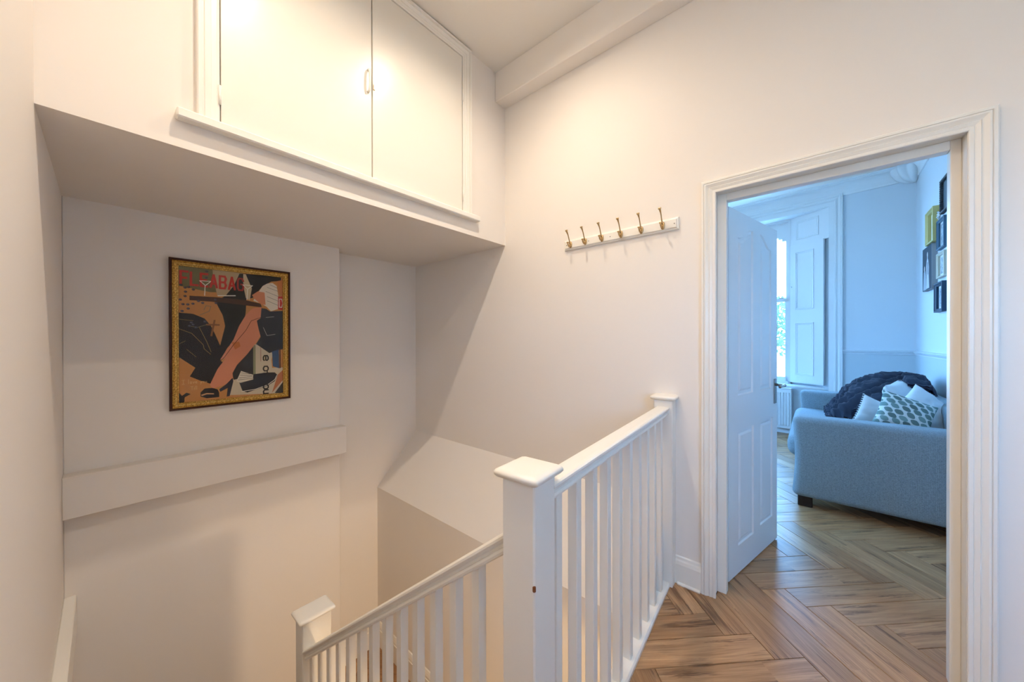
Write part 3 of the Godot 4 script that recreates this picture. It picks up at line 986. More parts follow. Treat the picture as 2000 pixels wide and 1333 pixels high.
# ---------------------------------------------------------------- doorway
func door() -> void:
	var t := thing("door_1", W(2.1, FLR, -0.013), "white doorway and open panelled door to the living room", "doorway", "", "structure")
	var zl := 0.387
	var zr := -0.413
	var ht := 0.750
	# lining
	obj("lining", Geo.new().add(ax(A - 0.004, A + 0.144, FLR, ht + 0.03, zl, zl + 0.03)), M.trim, t)
	obj("lining", Geo.new().add(ax(A - 0.004, A + 0.144, FLR, ht + 0.03, zr - 0.03, zr)), M.trim, t)
	obj("lining", Geo.new().add(ax(A - 0.004, A + 0.144, ht, ht + 0.03, zr, zl)), M.trim, t)
	# stops: the leaf closes against them on the living-room side
	obj("stop", Geo.new().add(ax(A + 0.055, A + 0.10, FLR, ht, zl - 0.042, zl, 0.002)), M.trim, t)
	obj("stop", Geo.new().add(ax(A + 0.055, A + 0.10, FLR, ht, zr, zr + 0.028, 0.002)), M.trim, t)
	obj("stop", Geo.new().add(ax(A + 0.055, A + 0.10, ht - 0.036, ht, zr + 0.028, zl - 0.042, 0.002)), M.trim, t)
	# architrave, u from the opening outward
	var pr := PackedVector2Array([Vector2(0, 0), Vector2(0, 0.012), Vector2(0.003, 0.014), Vector2(0.012, 0.014), Vector2(0.014, 0.011), Vector2(0.017, 0.013), Vector2(0.027, 0.017), Vector2(0.030, 0.012), Vector2(0.034, 0.015), Vector2(0.045, 0.021), Vector2(0.050, 0.021), Vector2(0.052, 0.017), Vector2(0.054, 0.021), Vector2(0.062, 0.021), Vector2(0.066, 0.017), Vector2(0.067, 0)])
	var f := Vector3.LEFT
	obj("architrave", Geo.new().add(moulding(pr, W(A, FLR, zl - 0.006), W(A, ht - 0.006, zl - 0.006), Vector3(0, 0, -1), f, 0, 1)), M.trim, t)
	obj("architrave", Geo.new().add(moulding(pr, W(A, FLR, zr - 0.001), W(A, ht - 0.006, zr - 0.001), Vector3(0, 0, 1), f, 0, 1)), M.trim, t)
	obj("architrave", Geo.new().add(moulding(pr, W(A, ht - 0.006, zr - 0.001), W(A, ht - 0.006, zl - 0.006), Vector3.UP, f, -1, 1)), M.trim, t)
	obj("strike_plate", Geo.new().add(ax(A + 0.105, A + 0.13, -0.42, -0.28, zr, zr + 0.0015)), M.steel, t)
	# leaf, opened into the room
	var o := Vector2(2.19, 0.352)
	var e := Vector2(0.702, -0.162).normalized()
	var n := Vector2(-e.y, e.x) * -1.0        # x, d: towards the viewer's side
	if n.y > 0:
		n = -n
	var lf := func(s: float, h: float, out: float) -> Vector3:
		var p := o + e * s + n * out
		return W(p.x, h, p.y)
	var wd := 0.718
	var h0 := FLR + 0.008
	var h1 := 0.715
	var face := Geo.new()
	# panel openings: [s0, s1, h0, top fn kind]
	var rects := [[0.117, 0.325, -0.312, 0.57, 1], [0.433, 0.612, -0.312, 0.57, 2], [0.121, 0.336, -1.152, -0.508, 0], [0.436, 0.636, -1.137, -0.500, 0]]
	var outline := PackedVector2Array([Vector2(0, h0), Vector2(wd, h0), Vector2(wd, h1), Vector2(0, h1)])
	var loops := []
	for r in rects:
		var lp := PackedVector2Array([Vector2(r[0], r[2]), Vector2(r[1], r[2])])
		if r[4] == 0:
			lp.append(Vector2(r[1], r[3]))
			lp.append(Vector2(r[0], r[3]))
		else:
			# swept top: low shoulder on the outer side, rising to the middle of the door
			for i in 13:
				var f2 := i / 12.0
				var x: float = lerpf(r[1], r[0], f2)
				var g := 1.0 - f2 if r[4] == 1 else f2
				var y: float = r[3] + 0.072 * (0.5 - 0.5 * cos(PI * clampf(g * 1.12 - 0.06, 0, 1)))
				lp.append(Vector2(x, y))
		loops.append(lp)
	# the flat face with holes, cut into vertical strips
	var cuts := [0.0]
	for r in rects:
		for k in 13:
			cuts.append(lerpf(r[0], r[1], k / 12.0))
	cuts.append(wd)
	cuts.sort()
	for k in cuts.size() - 1:
		if cuts[k + 1] - cuts[k] < 0.0004:
			continue
		var strip := PackedVector2Array([Vector2(cuts[k], h0), Vector2(cuts[k + 1], h0), Vector2(cuts[k + 1], h1), Vector2(cuts[k], h1)])
		var pieces := [strip]
		for lp in loops:
			var nx := []
			for p in pieces:
				for q in Geometry2D.clip_polygons(p, lp):
					nx.append(q)
			pieces = nx
		for p in pieces:
			var tri := Geometry2D.triangulate_polygon(p)
			for i in range(0, tri.size(), 3):
				face.add(PackedVector3Array([lf.call(p[tri[i]].x, p[tri[i]].y, 0.0), lf.call(p[tri[i + 1]].x, p[tri[i + 1]].y, 0.0), lf.call(p[tri[i + 2]].x, p[tri[i + 2]].y, 0.0)]))
	# all front triangles face the same way
	var want: Vector3 = (lf.call(0.0, 0.0, 1.0) as Vector3) - (lf.call(0.0, 0.0, 0.0) as Vector3)
	for i in range(0, face.t.size(), 3):
		if (face.t[i + 1] - face.t[i]).cross(face.t[i + 2] - face.t[i]).dot(want) < 0:
			var w: Vector3 = face.t[i + 1]
			face.t[i + 1] = face.t[i + 2]
			face.t[i + 2] = w
	# edges and back
	var c0: Vector3 = lf.call(wd / 2, (h0 + h1) / 2, -0.024)
	var bs := Basis(Vector3(e.x, 0, -e.y), Vector3.UP, Vector3(n.x, 0, -n.y))
	face.add(obox(c0, Vector3(wd / 2, (h1 - h0) / 2, 0.016), 0.0, bs))
	for sd in [[0.0, h0, wd, h0], [wd, h0, wd, h1], [wd, h1, 0.0, h1], [0.0, h1, 0.0, h0]]:
		face.add(quad(lf.call(sd[0], sd[1], 0.0), lf.call(sd[2], sd[3], 0.0), lf.call(sd[2], sd[3], -0.010), lf.call(sd[0], sd[1], -0.010)))
	var leaf := obj("door_leaf", face, M.white, t)
	leaf.set_meta("label", "open white door leaf with four moulded panels")
	for lp in loops:
		var g := Geo.new()
		var prof := [[0.0, 0.0], [0.006, -0.0095], [0.012, -0.011], [0.019, -0.0095], [0.032, -0.0015], [0.034, -0.001]]
		var rings := []
		for q in prof:
			var base: PackedVector2Array = lp
			if q[0] > 0.0:
				base = Geometry2D.offset_polygon(lp, -q[0])[0]
			# resample every ring to the same count by angle order of arc length
			rings.append([ring_resample(base, 48, lp[0]), q[1]])
		for k in rings.size() - 1:
			for i in 48:
				var j := (i + 1) % 48
				var p0: Vector2 = rings[k][0][i]
				var p1: Vector2 = rings[k][0][j]
				var q1: Vector2 = rings[k + 1][0][j]
				var q0: Vector2 = rings[k + 1][0][i]
				g.add(quad(lf.call(p0.x, p0.y, rings[k][1]), lf.call(p1.x, p1.y, rings[k][1]), lf.call(q1.x, q1.y, rings[k + 1][1]), lf.call(q0.x, q0.y, rings[k + 1][1])))
		var last: PackedVector2Array = rings[rings.size() - 1][0]
		var tr := Geometry2D.triangulate_polygon(last)
		for i in range(0, tr.size(), 3):
			g.add(PackedVector3Array([lf.call(last[tr[i]].x, last[tr[i]].y, -0.001), lf.call(last[tr[i + 1]].x, last[tr[i + 1]].y, -0.001), lf.call(last[tr[i + 2]].x, last[tr[i + 2]].y, -0.001)]))
		for i in range(0, g.t.size(), 3):
			if (g.t[i + 1] - g.t[i]).cross(g.t[i + 2] - g.t[i]).dot(want) < 0:
				var w: Vector3 = g.t[i + 1]
				g.t[i + 1] = g.t[i + 2]
				g.t[i + 2] = w
		obj("panel", g, M.white, leaf)
	# lever handle on its long plate
	var hg := Geo.new()
	var pc: Vector3 = lf.call(0.675, -0.335, 0.003)
	hg.add(obox(pc, Vector3(0.019, 0.08, 0.0035), 0.0025, bs))
	obj("handle_plate", hg, M.steel, leaf)
	var lv := Geo.new(true)
	lv.add(tube([lf.call(0.675, -0.292, 0.004), lf.call(0.675, -0.292, 0.045), lf.call(0.672, -0.292, 0.054), lf.call(0.662, -0.292, 0.058), lf.call(0.62, -0.293, 0.06), lf.call(0.575, -0.295, 0.058)], [0.009, 0.0085, 0.009, 0.009, 0.008, 0.0085], 12))
	obj("handle", lv, M.steel, leaf)
	for hh in [0.53, -1.06]:
		obj("hinge_leaf", Geo.new().add(ax(2.156, 2.172, hh - 0.035, hh + 0.035, 0.355, 0.387, 0.001)), M.screw, t)
		obj("hinge", Geo.new(true).add(tube([W(2.178, hh - 0.04, 0.362), W(2.178, hh + 0.04, 0.362)], [0.006], 10)), M.steel, t)

func ring_resample(p: PackedVector2Array, n: int, start: Vector2) -> PackedVector2Array:
	var best := 0
	for i in p.size():
		if p[i].distance_to(start) < p[best].distance_to(start):
			best = i
	var q := PackedVector2Array()
	for i in p.size():
		q.append(p[(best + i) % p.size()])
	if Geometry2D.is_polygon_clockwise(q):
		var r := PackedVector2Array([q[0]])
		for i in range(q.size() - 1, 0, -1):
			r.append(q[i])
		q = r
	# keep the corners: share the points out by the bounding box's sides
	var bb := Rect2(q[0], Vector2.ZERO)
	for v in q:
		bb = bb.expand(v)
	var out := PackedVector2Array()
	var c0 := bb.position
	var c1 := Vector2(bb.end.x, bb.position.y)
	for i in 12:
		out.append(c0.lerp(c1, i / 12.0))
	# the top curve as a function of x
	var top := func(x: float) -> float:
		var y := -99.0
		for i in q.size():
			var a: Vector2 = q[i]
			var b: Vector2 = q[(i + 1) % q.size()]
			if absf(a.x - b.x) > 1e-6 and x >= minf(a.x, b.x) - 1e-5 and x <= maxf(a.x, b.x) + 1e-5:
				y = maxf(y, a.y + (x - a.x) / (b.x - a.x) * (b.y - a.y))
		return y
	var yr: float = top.call(bb.end.x - 1e-4)
	var yl: float = top.call(bb.position.x + 1e-4)
	for i in 12:
		out.append(Vector2(bb.end.x, lerpf(bb.position.y, yr, i / 12.0)))
	for i in 12:
		var x := lerpf(bb.end.x - 1e-4, bb.position.x + 1e-4, i / 12.0)
		out.append(Vector2(x, top.call(x)))
	for i in 12:
		out.append(Vector2(bb.position.x, lerpf(yl, bb.position.y, i / 12.0)))
	return out

# ---------------------------------------------------------------- living room
# the far wall is a little out of square: u along it from the corner with the picture wall, out = away from the room
const FE := Vector2(0.13768, 0.99048)
func F(u: float, h: float, out: float) -> Vector3:
	return W(6.1 + FE.x * u + FE.y * out, h, -0.88 + FE.y * u - FE.x * out)
func fbs() -> Basis:
	return Basis(Vector3(FE.x, 0, -FE.y), Vector3.UP, Vector3(FE.y, 0, FE.x))
func fbox(u0: float, u1: float, h0: float, h1: float, o0: float, o1: float, b := 0.0) -> PackedVector3Array:
	return obox(F((u0 + u1) / 2, (h0 + h1) / 2, (o0 + o1) / 2), Vector3(absf(u1 - u0), absf(h1 - h0), absf(o1 - o0)) / 2, b, fbs())
const WC := 1.80     # middle of the window along the far wall

func living_shell() -> void:
	# window opening: u 0.752 .. 2*WC-0.752 at the room face
	var u1 := 2 * WC - 0.752
	struct("wall_far", Geo.new().add(fbox(-0.25, 0.752, -1.5, CEIL + 0.1, 0, 0.36)).add(fbox(u1, 4.3, -1.5, CEIL + 0.1, 0, 0.36)).add(fbox(0.752, u1, 1.75, CEIL + 0.1, 0, 0.36)).add(fbox(0.752, u1, -1.5, -0.64, 0, 0.36)), M.room, "pale far wall of the living room, around the tall shuttered window", "wall")
	struct("wall_picture", Geo.new().add(ax(A + 0.14, 6.25, -1.5, CEIL + 0.1, -1.02, -0.88)), M.room, "pale living room wall behind the sofa, hung with pictures", "wall")
	struct("wall_side", Geo.new().add(ax(A + 0.14, 3.2, -1.5, CEIL + 0.1, 3.06, 3.2)).add(ax(4.4, 7.1, -1.5, CEIL + 0.1, 3.06, 3.2)).add(ax(3.2, 4.4, -1.5, -0.6, 3.06, 3.2)).add(ax(3.2, 4.4, 1.6, CEIL + 0.1, 3.06, 3.2)), M.room, "pale side wall of the living room hidden behind the door", "wall")
	var wf := thing("window_3", W(3.8, -0.6, 3.13), "white sash window in the living room's side wall, hidden behind the door", "window", "", "structure")
	obj("frame", Geo.new().add(ax(3.2, 3.26, -0.6, 1.6, 3.10, 3.16)).add(ax(4.34, 4.4, -0.6, 1.6, 3.10, 3.16)).add(ax(3.26, 4.34, -0.6, -0.53, 3.10, 3.16)).add(ax(3.26, 4.34, 1.53, 1.6, 3.10, 3.16)).add(ax(3.26, 4.34, 0.47, 0.53, 3.10, 3.16)), M.white, wf)
	obj("pane", Geo.new().add(ax(3.26, 4.34, -0.53, 0.47, 3.128, 3.132)), M.glass, wf)
	obj("pane", Geo.new().add(ax(3.26, 4.34, 0.53, 1.53, 3.128, 3.132)), M.glass, wf)
	# dado rails
	var dp := PackedVector2Array([Vector2(0, -0.03), Vector2(0.010, -0.028), Vector2(0.012, -0.014), Vector2(0.020, -0.006), Vector2(0.026, 0.006), Vector2(0.030, 0.010), Vector2(0.030, 0.018), Vector2(0.012, 0.022), Vector2(0, 0.024)])
	var inn := Vector3(-FE.y, 0, -FE.x)
	struct("trim_dado_far", Geo.new().add(moulding(dp, F(0.0, -0.155, 0), F(0.62, -0.155, 0), inn, Vector3.UP, 1, 0)), M.room, "pale dado rail on the far wall right of the window", "dado rail")
	struct("trim_dado_side", Geo.new().add(moulding(dp, W(2.3, -0.155, -0.88), W(6.1, -0.155, -0.88), Vector3(0, 0, -1), Vector3.UP, 0, -1)), M.room, "pale dado rail along the picture wall over the sofa", "dado rail")
	struct("wall_dado_far", Geo.new().add(fbox(0.0, 0.62, FLR, -0.18, -0.004, 0.0)), M.room_low, "slightly darker wall below the dado rail by the window", "wall")
	struct("wall_dado_side", Geo.new().add(ax(A + 0.14, 6.1, FLR, -0.18, -0.882, -0.876)), M.room_low, "slightly darker wall below the dado rail behind the sofa", "wall")
	# coved cornices with a bead above and below
	var cp := PackedVector2Array([Vector2(0, 0), Vector2(0, -0.165), Vector2(0.010, -0.165), Vector2(0.013, -0.155), Vector2(0.014, -0.148)])
	for i in 9:
		var g := PI / 2 * i / 8.0
		cp.append(Vector2(0.014 + 0.085 * (1.0 - cos(g)), -0.148 + 0.118 * sin(g)))
	cp.append_array(PackedVector2Array([Vector2(0.099, -0.026), Vector2(0.106, -0.026), Vector2(0.110, -0.018), Vector2(0.122, -0.014), Vector2(0.125, -0.006), Vector2(0.125, 0)]))
	struct("trim_cornice_far", Geo.new().add(moulding(cp, F(0.0, CEIL, 0), F(4.0, CEIL, 0), inn, Vector3.UP, 1, 0)), M.white, "white coved cornice over the window wall", "cornice")
	struct("trim_cornice_side", Geo.new().add(moulding(cp, W(2.17, CEIL, -0.88), W(6.1, CEIL, -0.88), Vector3(0, 0, -1), Vector3.UP, 0, -1)), M.white, "white coved cornice over the picture wall", "cornice")
	# fluted shell in the corner of the cornices
	var sh := Geo.new(true)
	var rings := []
	for k in 9:
		var f := k / 8.0
		var ring := PackedVector3Array()
		for i in 33:
			var a := PI / 2 * i / 32.0
			var r := (0.035 + 0.15 * sin(f * PI / 2)) * (1.0 + 0.2 * absf(sin(a * 6.0)))
			ring.append(W(6.1 - 0.005 - cos(a) * r, CEIL - 0.20 + 0.19 * (1.0 - cos(f * PI / 2)) * 1.0, -0.88 + 0.005 + sin(a) * r))
		ring.append(W(6.1 - 0.002, CEIL - 0.20 + 0.19 * (1.0 - cos(f * PI / 2)), -0.88 + 0.002))
		rings.append(ring)
	sh.add(loft(rings))
	var shell_o := struct("trim_shell", sh, M.white, "white fluted plaster shell in the cornice corner", "moulding")
	# skirtings
	var big := PackedVector2Array([Vector2(0, 0), Vector2(0.02, 0), Vector2(0.02, 0.13), Vector2(0.012, 0.16), Vector2(0, 0.17)])
	struct("baseboard_far", Geo.new().add(moulding(big, F(0.0, FLR, 0), F(4.0, FLR, 0), inn, Vector3.UP, 1, 0)), M.white, "white skirting along the far wall under the window", "skirting")
	struct("baseboard_side", Geo.new().add(moulding(big, W(2.17, FLR, -0.88), W(6.1, FLR, -0.88), Vector3(0, 0, -1), Vector3.UP, 0, -1)), M.white, "white skirting along the picture wall behind the sofa", "skirting")

func panel_mould(g: Geo, o: Vector3, ux: Vector3, uy: Vector3, n: Vector3, x0: float, x1: float, y0: float, y1: float) -> void:
	var pr := PackedVector2Array([Vector2(0, -0.002), Vector2(0, 0.005), Vector2(0.006, 0.009), Vector2(0.012, 0.006), Vector2(0.018, 0.003), Vector2(0.022, 0.006), Vector2(0.028, 0.004), Vector2(0.03, -0.002)])
	var p := func(x: float, y: float) -> Vector3: return o + ux * x + uy * y
	g.add(moulding(pr, p.call(x0, y0), p.call(x0, y1), ux, n, 1, -1)).add(moulding(pr, p.call(x1, y0), p.call(x1, y1), -ux, n, 1, -1))
	g.add(moulding(pr, p.call(x0, y0), p.call(x1, y0), uy, n, 1, -1)).add(moulding(pr, p.call(x0, y1), p.call(x1, y1), -uy, n, 1, -1))

func window() -> void:
	var t := thing("window_1", F(WC, -0.64, 0.1), "tall white sash window with panelled shutters at the end of the living room", "window", "", "structure")
	var so := 0.20
	var us := 1.188                 # right edge of the sash frame
	var ue := 2 * WC - us
	var inn := Vector3(-FE.y, 0, -FE.x)
	# splayed linings on both sides, soffit and board below
	for sd in [1.0, -1.0]:
		var m := func(u: float) -> float: return u if sd > 0 else 2 * WC - u
		var g := Geo.new()
		var a := F(m.call(0.752), 0, 0.0)
		var b := F(m.call(us), 0, so)
		var ux := (b - a).normalized()
		var n := Vector3.UP.cross(ux)
		if n.dot(inn) < 0:
			n = -n
		var c := (a + b) / 2
		# back of the shutter box, then the fixed upper panel in front of it
		g.add(obox(c - n * 0.06 + Vector3(0, 0.55, 0), Vector3(a.distance_to(b) / 2 + 0.02, 1.2, 0.02), 0.0, Basis(ux, Vector3.UP, ux.cross(Vector3.UP))))
		obj("shutter_box", g, M.room, t)
		var g2 := Geo.new()
		g2.add(obox(c - n * 0.012 + Vector3(0, 1.5425, 0), Vector3(a.distance_to(b) / 2, 0.2075, 0.012), 0.001, Basis(ux, Vector3.UP, ux.cross(Vector3.UP))))
		panel_mould(g2, a + Vector3(0, 1.335, 0), ux, Vector3.UP, n, 0.12, 0.41, 0.075, 0.335)
		obj("upper_panel", g2, M.white, t)
		# the shutter leaf, hinged at the sash and standing a little off its box
		var p0 := F(m.call(1.188), 0, so - 0.012)
		var p1 := F(m.call(0.806), 0, 0.012)
		var vx := (p1 - p0).normalized()
		var vn := Vector3.UP.cross(vx)
		if vn.dot(inn) < 0:
			vn = -vn
		var ln := p0.distance_to(p1)
		var sg := Geo.new()
		sg.add(obox((p0 + p1) / 2 - vn * 0.008 + Vector3(0, 0.364, 0), Vector3(ln / 2, 0.976, 0.012), 0.0015, Basis(vx, Vector3.UP, vx.cross(Vector3.UP))))
		panel_mould(sg, p0 + vn * 0.004, vx, Vector3.UP, vn, 0.065, ln - 0.115, 0.42, 1.235)
		panel_mould(sg, p0 + vn * 0.004, vx, Vector3.UP, vn, 0.065, ln - 0.115, -0.50, 0.235)
		var sh := obj("shutter", sg, M.white, t)
		obj("shutter_knob", Geo.new(true).add(tube([p0 + vx * 0.02 + Vector3(0, 0.75, 0), p0 + vx * 0.02 + vn * 0.012 + Vector3(0, 0.75, 0)], [0.006, 0.008], 10)), M.steel, sh)
	obj("soffit", Geo.new().add(fbox(0.76, 2 * WC - 0.76, 1.735, 1.755, -0.002, so + 0.06)), M.white, t)
	obj("sill", Geo.new().add(fbox(0.80, 2 * WC - 0.80, -0.665, -0.64, -0.01, so + 0.06, 0.004)), M.white, t)
	# architrave pilasters and head
	var pr := PackedVector2Array([Vector2(0, 0), Vector2(0, 0.012), Vector2(0.05, 0.014), Vector2(0.056, 0.020), Vector2(0.064, 0.026), Vector2(0.076, 0.022), Vector2(0.082, 0.014), Vector2(0.092, 0.016), Vector2(0.104, 0.028), Vector2(0.116, 0.030), Vector2(0.124, 0.026), Vector2(0.132, 0.03), Vector2(0.134, 0)])
	var along := Vector3(FE.x, 0, -FE.y)
	obj("architrave", Geo.new().add(moulding(pr, F(0.752, FLR, 0), F(0.752, 1.742, 0), -along, inn, 0, 1)), M.white, t)
	obj("architrave", Geo.new().add(moulding(pr, F(2 * WC - 0.752, FLR, 0), F(2 * WC - 0.752, 1.742, 0), along, inn, 0, 1)), M.white, t)
	obj("architrave", Geo.new().add(moulding(pr, F(0.752, 1.742, 0), F(2 * WC - 0.752, 1.742, 0), Vector3.UP, inn, -1, 1)), M.white, t)
	# apron panel below the sill
	var ag := Geo.new().add(fbox(0.76, 2 * WC - 0.76, FLR, -0.66, -0.006, 0.02))
	obj("apron", ag, M.room_low, t)
	# box frame and the two sashes
	obj("box_frame", Geo.new().add(fbox(us - 0.002, us + 0.03, -0.64, 1.745, so - 0.004, so + 0.10)).add(fbox(ue - 0.03, ue + 0.002, -0.64, 1.745, so - 0.004, so + 0.10)).add(fbox(us, ue, 1.71, 1.745, so - 0.004, so + 0.10)).add(fbox(us, ue, -0.64, -0.605, so - 0.004, so + 0.10)), M.white, t)
	# upper sash with a low arched head, cut from its top rail
	var top := Geo.new()
	var a0 := us + 0.03
	var a1 := ue - 0.03
	top.add(fbox(a0, a0 + 0.035, 0.565, 1.71, so + 0.055, so + 0.09)).add(fbox(a1 - 0.035, a1, 0.565, 1.71, so + 0.055, so + 0.09)).add(fbox(a0, a1, 0.565, 0.60, so + 0.055, so + 0.09))
	for i in 24:
		var f0 := lerpf(a0 + 0.035, a1 - 0.035, i / 24.0)
		var f1 := lerpf(a0 + 0.035, a1 - 0.035, (i + 1) / 24.0)
		var k := absf((f0 + f1) / 2 - WC) / (a1 - WC - 0.035)
		top.add(fbox(f0, f1, 1.555 - 0.13 * pow(k, 4.0), 1.71, so + 0.055, so + 0.09))
	var us_o := obj("upper_sash", top, M.white, t)
	obj("pane", Geo.new().add(fbox(a0 + 0.03, a1 - 0.03, 0.59, 1.60, so + 0.07, so + 0.074)), M.glass, us_o)
	var lo := Geo.new().add(fbox(a0, a0 + 0.035, -0.605, 0.60, so + 0.01, so + 0.048)).add(fbox(a1 - 0.035, a1, -0.605, 0.60, so + 0.01, so + 0.048)).add(fbox(a0, a1, 0.55, 0.60, so + 0.01, so + 0.048)).add(fbox(a0, a1, -0.605, -0.545, so + 0.01, so + 0.048))
	var ls := obj("lower_sash", lo, M.white, t)
	obj("pane", Geo.new().add(fbox(a0 + 0.03, a1 - 0.03, -0.55, 0.56, so + 0.027, so + 0.031)), M.glass, ls)
	obj("sash_lock", Geo.new().add(fbox(a0 + 0.05, a0 + 0.11, 0.60, 0.615, so + 0.012, so + 0.04, 0.003)), M.steel, ls)

func radiator() -> void:
	var t := thing("radiator", F(1.72, FLR + 0.06, -0.09), "white ribbed panel radiator under the sash window", "radiator")
	var u0 := 1.135
	var u1 := 2.30
	obj("panel", Geo.new().add(fbox(u0, u1, -1.24, -0.69, -0.075, -0.062, 0.003)), M.white, t)
	var g := Geo.new()
	var n := 35
	for k in n:
		var a := lerpf(u0 + 0.01, u1 - 0.01, float(k) / n)
		var w := (u1 - u0 - 0.02) / n
		var ring0 := PackedVector3Array()
		var ring1 := PackedVector3Array()
		for p in [[0.1, -0.074], [0.28, -0.086], [0.72, -0.086], [0.9, -0.074]]:
			ring0.append(F(a + w * p[0], -1.20, p[1]))
			ring1.append(F(a + w * p[0], -0.74, p[1]))
		g.add(loft([ring0, ring1]))
	obj("ribs", g, M.white, t)
	obj("top_grille", Geo.new().add(fbox(u0, u1, -0.69, -0.675, -0.088, -0.03, 0.003)), M.white, t)
	obj("end_cover", Geo.new().add(fbox(u0 - 0.006, u0, -1.24, -0.675, -0.088, -0.03, 0.002)), M.white, t)
	for u in [1.3, 2.1]:
		obj("bracket", Geo.new().add(fbox(u, u + 0.03, -1.1, -0.8, -0.064, -0.012)), M.white, t)
	obj("valve", Geo.new(true).add(tube([F(u0 - 0.03, FLR, -0.06), F(u0 - 0.03, -1.19, -0.06), F(u0 + 0.01, -1.19, -0.06)], [0.009], 10)), M.steel, t)

func sofa() -> void:
	var t := thing("sofa", W(4.5, FLR, -0.37), "pale blue-grey fabric sofa standing side-on against the picture wall", "sofa")
	# arms: slightly flared fronts
	for k in 2:
		var x := 3.65 if k == 0 else 5.48
		var bend := func(q: Vector3) -> Vector3:
			# a soft roll on the front edge, and a lower rear
			var f := clampf((0.47 - q.z) / 0.94, 0.0, 1.0)
			var y := q.y
			return Vector3(q.x, y, q.z + 0.018 * sin(PI * clampf((q.y + 0.30) / 0.6, 0, 1)))
		var g := Geo.new(true).add(soft(W(x, FLR + 0.395, -0.345), Vector3(0.105, 0.312, 0.485), 0.045, 5, Basis.IDENTITY, bend))
		obj("arm", g, M.fabric, t)
	obj("base", Geo.new(true).add(soft(W(4.56, FLR + 0.22, -0.34), Vector3(0.86, 0.12, 0.46), 0.03, 4)), M.fabric, t)
	obj("back", Geo.new(true).add(soft(W(4.56, FLR + 0.50, -0.795), Vector3(0.86, 0.32, 0.075), 0.06, 4)), M.fabric, t)
	var sc := func(q: Vector3) -> Vector3:
		var f := clampf(q.z / 0.36, 0.0, 1.0)
		return Vector3(q.x, q.y + 0.02 * (1.0 - pow(q.x / 0.82, 2.0)) * (1.0 if q.y > 0 else 0.0), q.z)
	obj("seat_cushion", Geo.new(true).add(soft(W(4.565, FLR + 0.425, -0.24), Vector3(0.81, 0.09, 0.42), 0.07, 5, Basis.IDENTITY, sc)), M.fabric, t)
	for p in [[3.64, 0.06], [3.64, -0.75], [5.48, 0.06], [5.48, -0.75]]:
		var g := Geo.new().add(ax(p[0] - 0.05, p[0] + 0.05, FLR + 0.001, FLR + 0.085, p[1] - 0.045, p[1] + 0.045, 0.004))
		obj("leg", g, M.darkwood, t)

